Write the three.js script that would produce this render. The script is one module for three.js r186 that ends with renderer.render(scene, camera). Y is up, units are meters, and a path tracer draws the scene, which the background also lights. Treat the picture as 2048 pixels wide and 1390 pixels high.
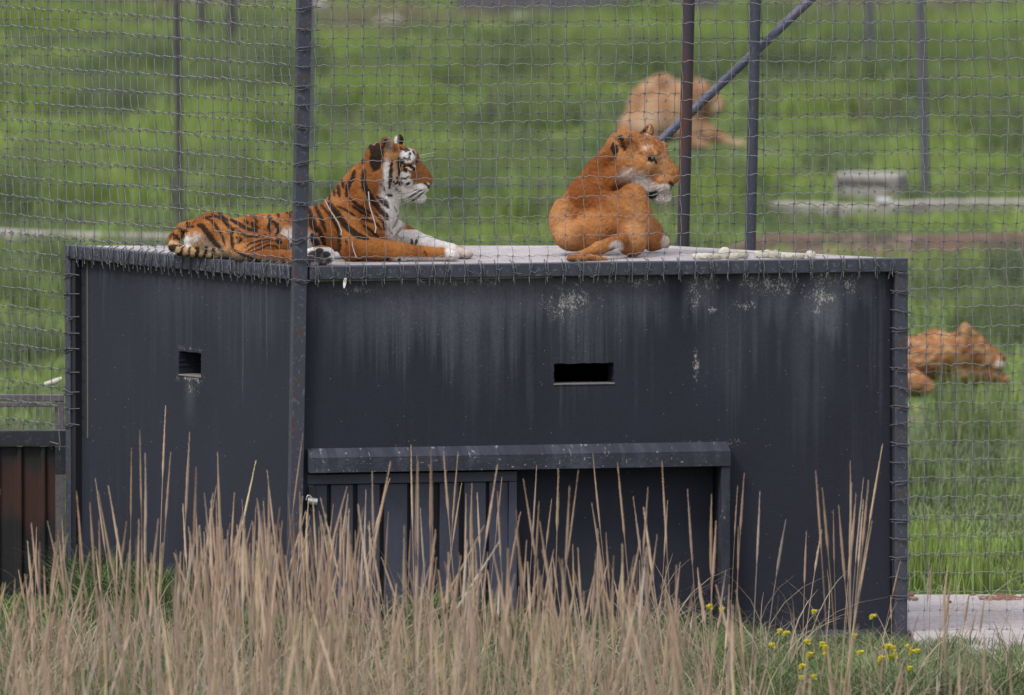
import * as THREE from 'three';
import { mergeGeometries, toCreasedNormals } from 'three/addons/utils/BufferGeometryUtils.js';
import { RoundedBoxGeometry } from 'three/addons/geometries/RoundedBoxGeometry.js';

// ------------------------------------------------------------------ camera, sky, sun, exposure
const scene = new THREE.Scene();
const FPX = 30000, EYE = 9.39, BACK = 109, PITCH = -1995 / 30000;
const camera = new THREE.PerspectiveCamera(2 * Math.atan(695 / FPX) * 180 / Math.PI, 1024 / 695, 1, 2000);
camera.position.set(0, EYE, BACK);
camera.rotation.set(Math.atan(PITCH), 0, 0);
camera.focus = 109.5;
camera.userData.fStop = 3.2;
const renderer = new THREE.WebGLRenderer({ antialias: true });
renderer.toneMapping = THREE.LinearToneMapping;
renderer.toneMappingExposure = 1.45;
renderer.shadowMap.enabled = true;

const sunDir = new THREE.Vector3(-0.45, 0.8, 0.45).normalize();
{
  const W = 128, H = 64, d = new Float32Array(W * H * 4);
  for (let j = 0; j < H; j++) for (let i = 0; i < W; i++) {
    const el = ((j + 0.5) / H - 0.5) * Math.PI, az = ((i + 0.5) / W - 0.5) * 2 * Math.PI;
    const v = [Math.cos(el) * Math.cos(az), Math.sin(el), Math.cos(el) * Math.sin(az)];
    const c = v[0] * sunDir.x + v[1] * sunDir.y + v[2] * sunDir.z;
    let L = el > 0 ? 0.66 * (1 + 1.0 * Math.sin(el)) / 1.6 : 0.12;
    L *= 1 + 0.75 * Math.pow(Math.max(0, c), 4);
    const k = (j * W + i) * 4;
    d[k] = L * 0.97; d[k + 1] = L * 0.985; d[k + 2] = L * 1.07; d[k + 3] = 1;
  }
  const t = new THREE.DataTexture(d, W, H, THREE.RGBAFormat, THREE.FloatType);
  t.mapping = THREE.EquirectangularReflectionMapping;
  t.magFilter = t.minFilter = THREE.LinearFilter;
  t.needsUpdate = true;
  scene.background = t;
  scene.environment = t;
}
const sun = new THREE.DirectionalLight(new THREE.Color(1, 0.95, 0.88), 1.5);
sun.position.copy(sunDir).multiplyScalar(60);
sun.castShadow = true;
sun.shadow.radius = 24;
Object.assign(sun.shadow.camera, { left: -20, right: 20, top: 20, bottom: -20, near: 1, far: 200 });
scene.add(sun, sun.target);

// ------------------------------------------------------------------ helpers
let rs = 12345;
const rnd = () => { rs = (rs + 0x6d2b79f5) | 0; let t = Math.imul(rs ^ (rs >>> 15), 1 | rs); t = (t + Math.imul(t ^ (t >>> 7), 61 | t)) ^ t; return ((t ^ (t >>> 14)) >>> 0) / 4294967296; };
const rr = (a, b) => a + (b - a) * rnd();
const V = (x, y, z) => new THREE.Vector3(x, y, z);
const lerp = (a, b, t) => a + (b - a) * t, clamp = (x, a = 0, b = 1) => Math.min(b, Math.max(a, x));
const smooth = (a, b, x) => { const t = clamp((x - a) / (b - a)); return t * t * (3 - 2 * t); };
const h3 = (x, y, z) => { let h = Math.imul(x, 374761393) ^ Math.imul(y, 668265263) ^ Math.imul(z, 1274126177); h = Math.imul(h ^ (h >>> 13), 1274126177); return ((h ^ (h >>> 16)) >>> 0) / 4294967296; };
function noise(x, y = 0, z = 0) {
  const i = Math.floor(x), j = Math.floor(y), k = Math.floor(z), a = x - i, b = y - j, c = z - k;
  const u = a * a * (3 - 2 * a), v = b * b * (3 - 2 * b), w = c * c * (3 - 2 * c);
  return lerp(lerp(lerp(h3(i, j, k), h3(i + 1, j, k), u), lerp(h3(i, j + 1, k), h3(i + 1, j + 1, k), u), v),
    lerp(lerp(h3(i, j, k + 1), h3(i + 1, j, k + 1), u), lerp(h3(i, j + 1, k + 1), h3(i + 1, j + 1, k + 1), u), v), w);
}
const fbm = (x, y, z = 0, n = 4) => { let s = 0, a = 0.5; for (let i = 0; i < n; i++) { s += a * noise(x, y, z); x *= 2.03; y *= 2.03; z *= 2.03; a *= 0.5; } return s / (1 - Math.pow(0.5, n)); };
const ct = Math.cos(camera.rotation.x), st = Math.sin(camera.rotation.x);
// world point seen at (px, py) of the photograph, on the upright plane z
function at(px, py, z) {
  const a = (px - 1024) / FPX, b = (695 - py) / FPX, dy = b * ct + st, dz = b * st - ct, s = (z - BACK) / dz;
  return V(a * s, EYE + dy * s, z);
}
const onGround = (px, py, y = 0) => {
  const a = (px - 1024) / FPX, b = (695 - py) / FPX, dy = b * ct + st, dz = b * st - ct, s = (y - EYE) / dy;
  return V(a * s, y, BACK + dz * s);
};
const taken = new Map();
function numbered(n) { const k = taken.get(n) || 0; taken.set(n, k + 1); return k ? n + '_' + String(k).padStart(3, '0') : n; }
function thing(name, label, category, pos, group) {
  const o = new THREE.Group();
  o.name = numbered(name); o.position.copy(pos); o.userData = { label, category };
  if (group) o.userData.group = group;
  scene.add(o);
  return o;
}
function put(name, geo, mat, parent, extra) {                 // geometry given in world axes, stored about its thing's base
  const base = V(0, 0, 0);
  for (let p = parent; p; p = p.parent) base.add(p.position);
  geo.translate(-base.x, -base.y, -base.z);
  const m = new THREE.Mesh(geo, mat);
  m.name = parent ? name : numbered(name); m.castShadow = m.receiveShadow = true;
  if (extra) Object.assign(m.userData, extra);
  (parent || scene).add(m);
  return m;
}
const structure = (name, geo, mat, label) => { const m = put(name, geo, mat, null, { kind: 'structure', label, category: name.replace(/_/g, ' ') }); return m; };
class MB {                                                     // collects tubes, boxes and quads
  constructor() { this.p = []; this.n = []; this.uv = []; this.i = []; this.c = null; }
  tube(pts, r, sides = 5, cap = true) {
    const N = pts.length, base = this.p.length / 3;
    let up = V(0.13, 0.31, 0.94);
    let len = 0;
    for (let k = 0; k < N; k++) {
      const t = V(0, 0, 0).subVectors(pts[Math.min(N - 1, k + 1)], pts[Math.max(0, k - 1)]).normalize();
      const s = V(0, 0, 0).crossVectors(t, up).normalize(), w = V(0, 0, 0).crossVectors(s, t);
      const rad = typeof r === 'function' ? r(k / (N - 1)) : r;
      if (k) len += pts[k].distanceTo(pts[k - 1]);
      for (let j = 0; j < sides; j++) {
        const a = j / sides * Math.PI * 2, x = Math.cos(a), y = Math.sin(a);
        const nx = s.x * x + w.x * y, ny = s.y * x + w.y * y, nz = s.z * x + w.z * y;
        this.p.push(pts[k].x + nx * rad, pts[k].y + ny * rad, pts[k].z + nz * rad);
        this.n.push(nx, ny, nz); this.uv.push(j / sides, len);
      }
    }
    for (let k = 0; k < N - 1; k++) for (let j = 0; j < sides; j++) {
      const a = base + k * sides + j, b = base + k * sides + (j + 1) % sides, c = a + sides, d = b + sides;
      this.i.push(a, d, b, a, c, d);
    }
    if (cap) for (const [k, f] of [[0, 1], [N - 1, -1]]) for (let j = 1; j < sides - 1; j++) {
      const a = base + k * sides; f > 0 ? this.i.push(a, a + j, a + j + 1) : this.i.push(a, a + j + 1, a + j);
    }
    return this;
  }
  geo() {
    const g = new THREE.BufferGeometry();
    g.setAttribute('position', new THREE.BufferAttribute(new Float32Array(this.p), 3));
    g.setAttribute('normal', new THREE.BufferAttribute(new Float32Array(this.n), 3));
    g.setAttribute('uv', new THREE.BufferAttribute(new Float32Array(this.uv), 2));
    g.setIndex(this.i);
    return g;
  }
}
// a bar with rounded edges between two points: w across, h along "up"
function bar(a, b, w, h, up = V(0, 1, 0), rad = 0.006) {
  const L = a.distanceTo(b), g = new RoundedBoxGeometry(w, h, L, 2, rad);
  const z = V(0, 0, 0).subVectors(b, a).normalize(), x = V(0, 0, 0).crossVectors(up, z).normalize(), y = V(0, 0, 0).crossVectors(z, x);
  const m = new THREE.Matrix4().makeBasis(x, y, z).setPosition(V(0, 0, 0).addVectors(a, b).multiplyScalar(0.5));
  boxUV(g);
  return g.applyMatrix4(m);
}
function boxUV(g) {                                            // uv in metres on each face of a box-like shape, in its own axes
  const p = g.attributes.position, n = g.attributes.normal, uv = new Float32Array(p.count * 2);
  for (let i = 0; i < p.count; i++) {
    const ax = Math.abs(n.getX(i)), ay = Math.abs(n.getY(i)), az = Math.abs(n.getZ(i));
    const [u, v] = ax > ay && ax > az ? [p.getZ(i), p.getY(i)] : ay > az ? [p.getX(i), p.getZ(i)] : [p.getX(i), p.getY(i)];
    uv[i * 2] = u; uv[i * 2 + 1] = v;
  }
  g.setAttribute('uv', new THREE.BufferAttribute(uv, 2));
  return g;
}
const S2L = (c) => (c <= 0.04045 ? c / 12.92 : Math.pow((c + 0.055) / 1.055, 2.4));
const L2S = (c) => 255 * (c <= 0.0031308 ? c * 12.92 : 1.055 * Math.pow(c, 1 / 2.4) - 0.055);
// a texture from a function (u, v in 0..1, v up) -> [r, g, b] linear
function texture(w, h, f, srgb = true) {
  const d = new Uint8Array(w * h * 4);
  for (let j = 0; j < h; j++) for (let i = 0; i < w; i++) {
    const c = f((i + 0.5) / w, (j + 0.5) / h), k = (j * w + i) * 4;
    for (let q = 0; q < 3; q++) d[k + q] = clamp(srgb ? L2S(Math.max(0, c[q])) : c[q] * 255, 0, 255);
    d[k + 3] = 255;
  }
  const t = new THREE.DataTexture(d, w, h);
  t.wrapS = t.wrapT = THREE.RepeatWrapping; t.magFilter = t.minFilter = THREE.LinearFilter;
  if (srgb) t.colorSpace = THREE.SRGBColorSpace;
  t.needsUpdate = true;
  return t;
}
const tileNoise = (u, v, n, seed) => {                         // noise that repeats every 1 in u and v
  const x = u * n, y = v * n, i = Math.floor(x), j = Math.floor(y), a = x - i, b = y - j, m = (q) => ((q % n) + n) % n;
  const s = a * a * (3 - 2 * a), t = b * b * (3 - 2 * b);
  return lerp(lerp(h3(m(i), m(j), seed), h3(m(i + 1), m(j), seed), s), lerp(h3(m(i), m(j + 1), seed), h3(m(i + 1), m(j + 1), seed), s), t);
};
const std = (o) => new THREE.MeshStandardMaterial(o);
const lin = (r, g, b) => new THREE.Color().setRGB(r, g, b);
const mixc = (a, b, t) => [lerp(a[0], b[0], t), lerp(a[1], b[1], t), lerp(a[2], b[2], t)];
// ------------------------------------------------------------------ ground
const ROOF = 2.73;
const FL = V(-1.54, 0, 0), FR = V(2.90, 0, -1.02), BL = V(-3.29, 0, -2.62), BR = V(1.19, 0, -2.62);
function patch(px, py, rx, ry) { const c = onGround(px, py), a = onGround(px, py - ry), b = onGround(px, py + ry); return [c.x, c.z, rx * (BACK - c.z) / FPX, Math.abs(a.z - b.z) / 2]; }
const DARK = [[1180, 128, 190, 42], [1480, 130, 160, 40], [1750, 120, 200, 48], [2000, 130, 130, 60], [490, 152, 130, 36], [250, 150, 110, 14], [60, 60, 160, 16], [430, 390, 190, 52], [120, 410, 230, 34], [760, 385, 200, 48], [1000, 392, 150, 40], [1420, 395, 120, 34],
  [330, 238, 170, 22], [120, 215, 110, 16], [760, 222, 130, 20], [860, 180, 110, 12], [560, 290, 100, 12], [420, 300, 90, 12], [1080, 250, 90, 12], [1900, 215, 120, 18], [1960, 300, 110, 22], [1660, 240, 90, 14],
  [1955, 880, 80, 44], [1870, 610, 70, 12], [2030, 590, 60, 14], [1990, 700, 70, 16], [1880, 1165, 130, 16], [2050, 1150, 90, 22], [1830, 1000, 60, 20], [40, 640, 70, 20], [60, 730, 60, 10], [1500, 80, 90, 12], [1290, 60, 70, 8], [150, 580, 60, 16]].map((a) => patch(...a));
const PALE = [[700, 60, 130, 24], [930, 48, 120, 10], [760, 30, 140, 14], [1330, 30, 160, 10], [330, 16, 300, 14], [1760, 18, 330, 14], [1010, 38, 300, 8]].map((a) => patch(...a));
const inside = (list, x, z, j) => { let m = 0; for (const [cx, cz, rx, rz] of list) { const d = Math.max(Math.abs(x - cx) / rx * 0.9, Math.hypot((x - cx) / rx, (z - cz) / rz)) + j; m = Math.max(m, 1 - smooth(0.7, 1.12, d)); } return m; };
const darkness = (x, z) => inside(DARK, x, z, (noise(x * 1.1, z * 0.45, 3) - 0.5) * 0.9 + (noise(x * 3.5, z * 0.9, 6) - 0.5) * 0.6) * smooth(0.18, 0.5, noise(x * 0.55, z * 0.5, 17) * 0.6 + noise(x * 2.6, z * 1.3, 19) * 0.4);
const paleness = (x, z) => inside(PALE, x, z, (noise(x * 2, z * 0.4, 8) - 0.5) * 0.6);
const low = (x, z) => -0.09 * smooth(-0.6, 2.4, x) * smooth(-5.2, -3.6, z);
const lift = (x, z) => low(x, z) + (z < -6 ? (fbm(x * 0.25, z * 0.09, 5) - 0.5) * 0.35 * smooth(-6, -16, z) : 0);
{
  const soil = texture(512, 512, (u, v) => {
    const a = tileNoise(u, v, 6, 1) * 0.5 + tileNoise(u, v, 24, 2) * 0.3 + tileNoise(u, v, 96, 3) * 0.3, b = tileNoise(u, v, 14, 4);
    return mixc([0.05, 0.095, 0.018], [0.10, 0.10, 0.045], smooth(0.45, 0.8, b)).map((c) => c * (0.5 + a));
  });
  soil.repeat.set(1 / 5, 1 / 5);
  // one sheet to the horizon: fine where it is in view, coarse beyond
  const xs = [], zs = [];
  for (let x = -16; x <= 16; x += 0.5) xs.push(x);
  for (const x of [24, 40, 80, 160, 320, 700]) { xs.push(x); xs.unshift(-x); }
  for (let z = 112; z > -125; z -= 1) zs.push(z);
  for (const z of [-140, -170, -220, -300, -450, -700]) zs.push(z);
  zs.unshift(300, 160);
  const pos = [], uv = [], idx = [];
  zs.forEach((z, j) => xs.forEach((x, i) => {
    pos.push(x, lift(x, z) * (Math.abs(x) > 20 ? 0 : 1), z); uv.push(x, z);
    if (i && j) { const k = j * xs.length + i; idx.push(k, k - 1, k - xs.length - 1, k, k - xs.length - 1, k - xs.length); }
  }));
  const g = new THREE.BufferGeometry();
  g.setAttribute('position', new THREE.Float32BufferAttribute(pos, 3)); g.setAttribute('uv', new THREE.Float32BufferAttribute(uv, 2)); g.setIndex(idx);
  for (let i = 0; i < idx.length; i += 3) { const t = idx[i + 1]; idx[i + 1] = idx[i + 2]; idx[i + 2] = t; }
  g.setIndex(idx); g.computeVertexNormals();
  if (g.attributes.normal.getY(500) < 0) { for (let i = 0; i < idx.length; i += 3) { const t = idx[i + 1]; idx[i + 1] = idx[i + 2]; idx[i + 2] = t; } g.setIndex(idx); g.computeVertexNormals(); }
  structure('ground', g, std({ map: soil, roughness: 1 }), 'grassy enclosure ground of green field stretching far behind the den');
}
const concreteTex = texture(512, 512, (u, v) => {
  const a = tileNoise(u, v, 5, 11) * 0.35 + tileNoise(u, v, 17, 12) * 0.3 + tileNoise(u, v, 64, 13) * 0.25 + tileNoise(u, v, 200, 14) * 0.25;
  const s = smooth(0.66, 0.8, tileNoise(u, v, 40, 15)) * 0.25;
  const c = mixc([0.25, 0.236, 0.24], [0.42, 0.40, 0.405], a);
  const dirt = smooth(0.5, 0.75, tileNoise(u, v, 3, 16) * 0.5 + tileNoise(u, v, 11, 17) * 0.35 + tileNoise(u, v, 48, 18) * 0.25) * 0.32;
  return mixc(c, [0.2, 0.175, 0.15], dirt).map((q) => q * (1 - s));
});
const concrete = std({ map: concreteTex, roughness: 0.95 });
{
  const s = new THREE.Shape();
  s.moveTo(2.96, -1.0); s.lineTo(7, -0.9); s.lineTo(7, 4.4); s.lineTo(4.1, 4.31); s.lineTo(3.3, 4.27); s.lineTo(1.35, 4.3); s.lineTo(1.35, 2.6); s.lineTo(2.95, 1.02);
  const g = new THREE.ExtrudeGeometry(s, { depth: 0.09, bevelEnabled: true, bevelSize: 0.012, bevelThickness: 0.012, bevelSegments: 2 });
  g.rotateX(-Math.PI / 2); g.translate(0, -0.12, 0); boxUV(g);
  structure('concrete_slab', g, std({ map: concreteTex, roughness: 0.95, color: lin(1.16, 1.1, 1.1) }), 'pale concrete slab inside the mesh beside the den');
}

// ------------------------------------------------------------------ the den
const UP0 = V(0, 1, 0);
const frame = (o, p) => { const x = V(0, 0, 0).subVectors(p, o).normalize(), y = V(0, 1, 0), z = V(0, 0, 0).crossVectors(x, y); return new THREE.Matrix4().makeBasis(x, y, z).setPosition(o); };
const FRONT = frame(FL, FR), LEFT = frame(BL, FL), BACKF = frame(BR, BL), RIGHT = frame(FR, BR);
const LF = FL.distanceTo(FR), LL = BL.distanceTo(FL);
const onto = (M, x, y, z) => V(x, y, z).applyMatrix4(M);
const boxIn = (M, x0, x1, y0, y1, z0, z1, r = 0.005) => { const g = new RoundedBoxGeometry(x1 - x0, y1 - y0, z1 - z0, 2, Math.min(r, (x1 - x0) / 2.1, (y1 - y0) / 2.1, (z1 - z0) / 2.1)); g.translate((x0 + x1) / 2, (y0 + y1) / 2, (z0 + z1) / 2); boxUV(g); return g.applyMatrix4(M); };
function panelWithHoles(M, x0, x1, y0, y1, z0, z1, holes) {
  const s = new THREE.Shape([new THREE.Vector2(x0, y0), new THREE.Vector2(x1, y0), new THREE.Vector2(x1, y1), new THREE.Vector2(x0, y1)]);
  for (const pts of holes) s.holes.push(new THREE.Path(pts.map(([x, y]) => new THREE.Vector2(x, y))));
  const g = new THREE.ExtrudeGeometry(s, { depth: z1 - z0, bevelEnabled: false });
  g.translate(0, 0, z0);
  return g.applyMatrix4(M);
}
const ragged = (x0, x1, y0, y1, a) => { const o = [], n = 14; const push = (x, y) => o.push([x + rr(-a, a), y + rr(-a, a)]); for (let i = 0; i < n; i++) push(lerp(x0, x1, i / n), y0); for (let i = 0; i < n; i++) push(x1, lerp(y0, y1, i / n)); for (let i = 0; i < n; i++) push(lerp(x1, x0, i / n), y1); for (let i = 0; i < n; i++) push(x0, lerp(y1, y0, i / n)); return o; };

// painted render: a dark blue-grey coat with run marks, lime bloom and flakes where the photograph has them
const PAINT = [0.0134, 0.0152, 0.0285], LIME = [0.46, 0.44, 0.39], BLOOM = [0.092, 0.096, 0.118];
function wallPaint(x, y, W, H, bloom, lime, runs) {
  const fine = noise(x * 260, y * 260, 1) * 0.5 + noise(x * 95, y * 90, 2) * 0.5, cloud = fbm(x * 2.5, y * 1.6, 4, 3);
  let c = PAINT.map((q) => q * (0.62 + 0.5 * cloud + 0.3 * fine));
  const s1 = noise(x * 24, y * 0.9, 7), s2 = noise(x * 75, y * 2.0, 9), s3 = noise(x * 160, y * 5, 13), streak = s1 * 0.4 + s2 * 0.25 + s3 * 0.1 + 0.25 * noise(x * 7, y * 3, 15);
  let b = 0;
  for (const [cx, w, len, k] of bloom) {
    const off = Math.abs(x - cx + (noise(y * 3, cx) - 0.5) * 0.12) / w;
    if (off > 1.4) continue;
    const reach = len * (0.3 + 1.3 * streak);
    b = Math.max(b, k * smooth(1.3, 0.3, off) * smooth(reach, reach * 0.25, H - y) * (0.5 + 0.65 * streak));
  }
  b += 0.11 * smooth(0.45, 0.85, streak) * smooth(0.35, 0.7, noise(x * 3, y * 1.2, 21));
  c = mixc(c, BLOOM, clamp(b * (0.55 + 0.75 * fine)));
  for (const [cx, y0, y1, w, k] of runs) {
    const d = Math.abs(x - cx + (noise(y * 5, cx * 7) - 0.5) * 0.012) / w;
    if (d < 1 && y < y0 && y > y1) c = mixc(c, BLOOM, (1 - d) * k * smooth(y1, y1 + 0.3, y) * (0.3 + fine));
  }
  for (const [cx, cy, rx, ry, k] of lime) {
    const d = Math.hypot((x - cx) / rx, (y - cy) / ry);
    if (d < 1.5) { const g = noise(x * 260, y * 170, 31) * 0.5 + noise(x * 110, y * 70, 33) * 0.4 + noise(x * 26, y * 14, 35) * 0.3; c = mixc(c, LIME, clamp((g - 0.6 - 0.22 * (d - 0.3)) * 6 * k) * 0.7); }
  }
  if (h3(Math.floor(x * 170), Math.floor(y * 170), 5) > 0.9993) c = mixc(c, LIME, 0.4);
  return c;
}
const fx = (px) => (px - 600) / 1215 * LF, fy = (px, py) => ROOF - (py - (533 - 17 * (px - 600) / 1215)) / 274;
const bl = (px, w, len, k) => [fx(px), w / 267, len / 274, k], lm = (px, py, w, h, k) => [fx(px), fy(px, py), w / 267, h / 274, k];
const frontBloom = [bl(900, 250, 210, 0.95), bl(720, 150, 150, 0.5), bl(1080, 190, 190, 0.9), bl(1190, 80, 140, 0.8), bl(1260, 70, 130, 0.8), bl(1410, 36, 120, 1.0), bl(1510, 46, 90, 0.8), bl(1560, 40, 150, 0.8), bl(1650, 55, 170, 1.0), bl(1710, 50, 90, 0.7), bl(960, 60, 330, 0.4), bl(1120, 60, 300, 0.3), bl(1620, 50, 420, 0.35), bl(1480, 80, 300, 0.3)];
const frontLime = [lm(1140, 600, 46, 26, 0.75), lm(1115, 628, 14, 18, 0.8), lm(1165, 605, 12, 22, 0.8), lm(1390, 575, 12, 40, 0.8), lm(1412, 560, 22, 22, 0.6), lm(1425, 620, 10, 6, 0.8), lm(1490, 612, 24, 8, 1), lm(1530, 566, 50, 18, 0.7), lm(1560, 570, 40, 20, 0.7), lm(1645, 560, 30, 26, 0.8), lm(1650, 590, 34, 12, 1), lm(1640, 604, 8, 16, 1), lm(1630, 625, 12, 5, 0.7), lm(1700, 572, 20, 14, 0.6), lm(1260, 562, 60, 12, 0.5), lm(1392, 730, 6, 26, 0.7), lm(1140, 892, 20, 4, 1), lm(720, 580, 40, 8, 0.5), lm(930, 562, 120, 8, 0.35), lm(1420, 888, 50, 8, 0.6), lm(1650, 548, 50, 8, 0.7)];
const frontRuns = [];
for (let i = 0; i < 46; i++) { const X = rr(0.1, LF - 0.15); frontRuns.push([X, ROOF, rr(1.4, 2.4), rr(0.008, 0.03), rr(0.08, 0.32)]); }
const FTW = 4.6, FTH = 2.8;
const frontTex = texture(1500, 912, (u, v) => wallPaint(u * FTW, v * FTH, FTW, ROOF - 0.1, frontBloom, frontLime, frontRuns));
frontTex.repeat.set(1 / FTW, 1 / FTH);
const lxs = (px) => (px - 140) / 455 * LL, ly = (px, py) => ROOF - (py - (490 + 43 * (px - 140) / 455)) / 271;
const leftLime = [[lxs(374), ly(374, 757), 0.16, 0.03, 0.9], [lxs(376), ly(376, 775), 0.09, 0.06, 0.5], [lxs(374), ly(374, 697), 0.16, 0.02, 0.5]];
const leftRuns = [[lxs(478), ROOF, 1.6, 0.012, 0.6], [lxs(525), ROOF, 1.9, 0.014, 0.6], [lxs(512), ROOF, 2.1, 0.01, 0.4], [lxs(374), 1.85, 1.4, 0.1, 0.4], [lxs(205), ROOF, 2.3, 0.02, 0.35]];
for (let i = 0; i < 22; i++) leftRuns.push([rr(0.1, LL), ROOF, rr(1.7, 2.4), rr(0.008, 0.02), rr(0.08, 0.3)]);
const leftTex = texture(820, 728, (u, v) => wallPaint(u * 3.2, v * FTH, 3.2, ROOF - 0.1, [[1.9, 1.2, 0.7, 0.25]], leftLime, leftRuns));
leftTex.repeat.set(1 / 3.2, 1 / FTH);
const grainBump = texture(256, 256, (u, v) => { const q = tileNoise(u, v, 64, 51) * 0.5 + tileNoise(u, v, 20, 52) * 0.5; return [q, q, q]; }, false);
grainBump.repeat.set(1.4, 1.4);
const wallMat = (map) => std({ map, roughness: 0.82, bumpMap: grainBump, bumpScale: 0.0014 });
const ledgeTex = texture(700, 120, (u, v) => {
  const x = u * 3.4, y = v * 0.6, f = noise(x * 200, y * 200) * 0.5 + noise(x * 60, y * 60, 3) * 0.5, s = fbm(x * 20, y * 3, 4, 3), h = fbm(x * 3, y * 6, 7, 3);
  let c = [0.025, 0.0275, 0.044].map((q) => q * (0.7 + 0.5 * f));
  c = mixc(c, [0.13, 0.138, 0.185], smooth(0.45, 0.85, s * 0.5 + h * 0.6) * 0.28 * (0.5 + f));
  if (noise(x * 70, y * 70, 9) > 0.92) c = mixc(c, LIME, 0.5);
  return c;
});
ledgeTex.repeat.set(1 / 3.4, 1 / 0.6);
const steelTex = texture(512, 512, (u, v) => {
  const a = tileNoise(u, v, 8, 61), b = tileNoise(u, v, 60, 62), f = tileNoise(u, v, 180, 63), w = tileNoise(u, v, 22, 64);
  let c = [0.053, 0.057, 0.080].map((q) => q * (0.78 + 0.22 * a + 0.22 * f));
  c = mixc(c, [0.20, 0.21, 0.26], smooth(0.74, 0.9, b) * 0.35);
  return mixc(c, [0.085, 0.045, 0.03], smooth(0.70, 0.86, w * 0.6 + a * 0.45) * 0.65);
});
steelTex.repeat.set(0.9, 0.9);
const doorTex = texture(256, 512, (u, v) => { const f = tileNoise(u, v, 90, 65), a = tileNoise(u, v, 5, 66), w = tileNoise(u, v * 0.5, 30, 67); return [0.086, 0.093, 0.142].map((q) => q * (0.75 + 0.25 * a + 0.2 * f + 0.1 * w)); });
doorTex.repeat.set(1.2, 0.6);
const steel = std({ map: steelTex, roughness: 0.55, metalness: 0.15 });
const steelDark = std({ color: lin(0.013, 0.013, 0.018), roughness: 0.6 });
const hollow = std({ color: lin(0.03, 0.03, 0.035), roughness: 0.95 });

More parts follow.
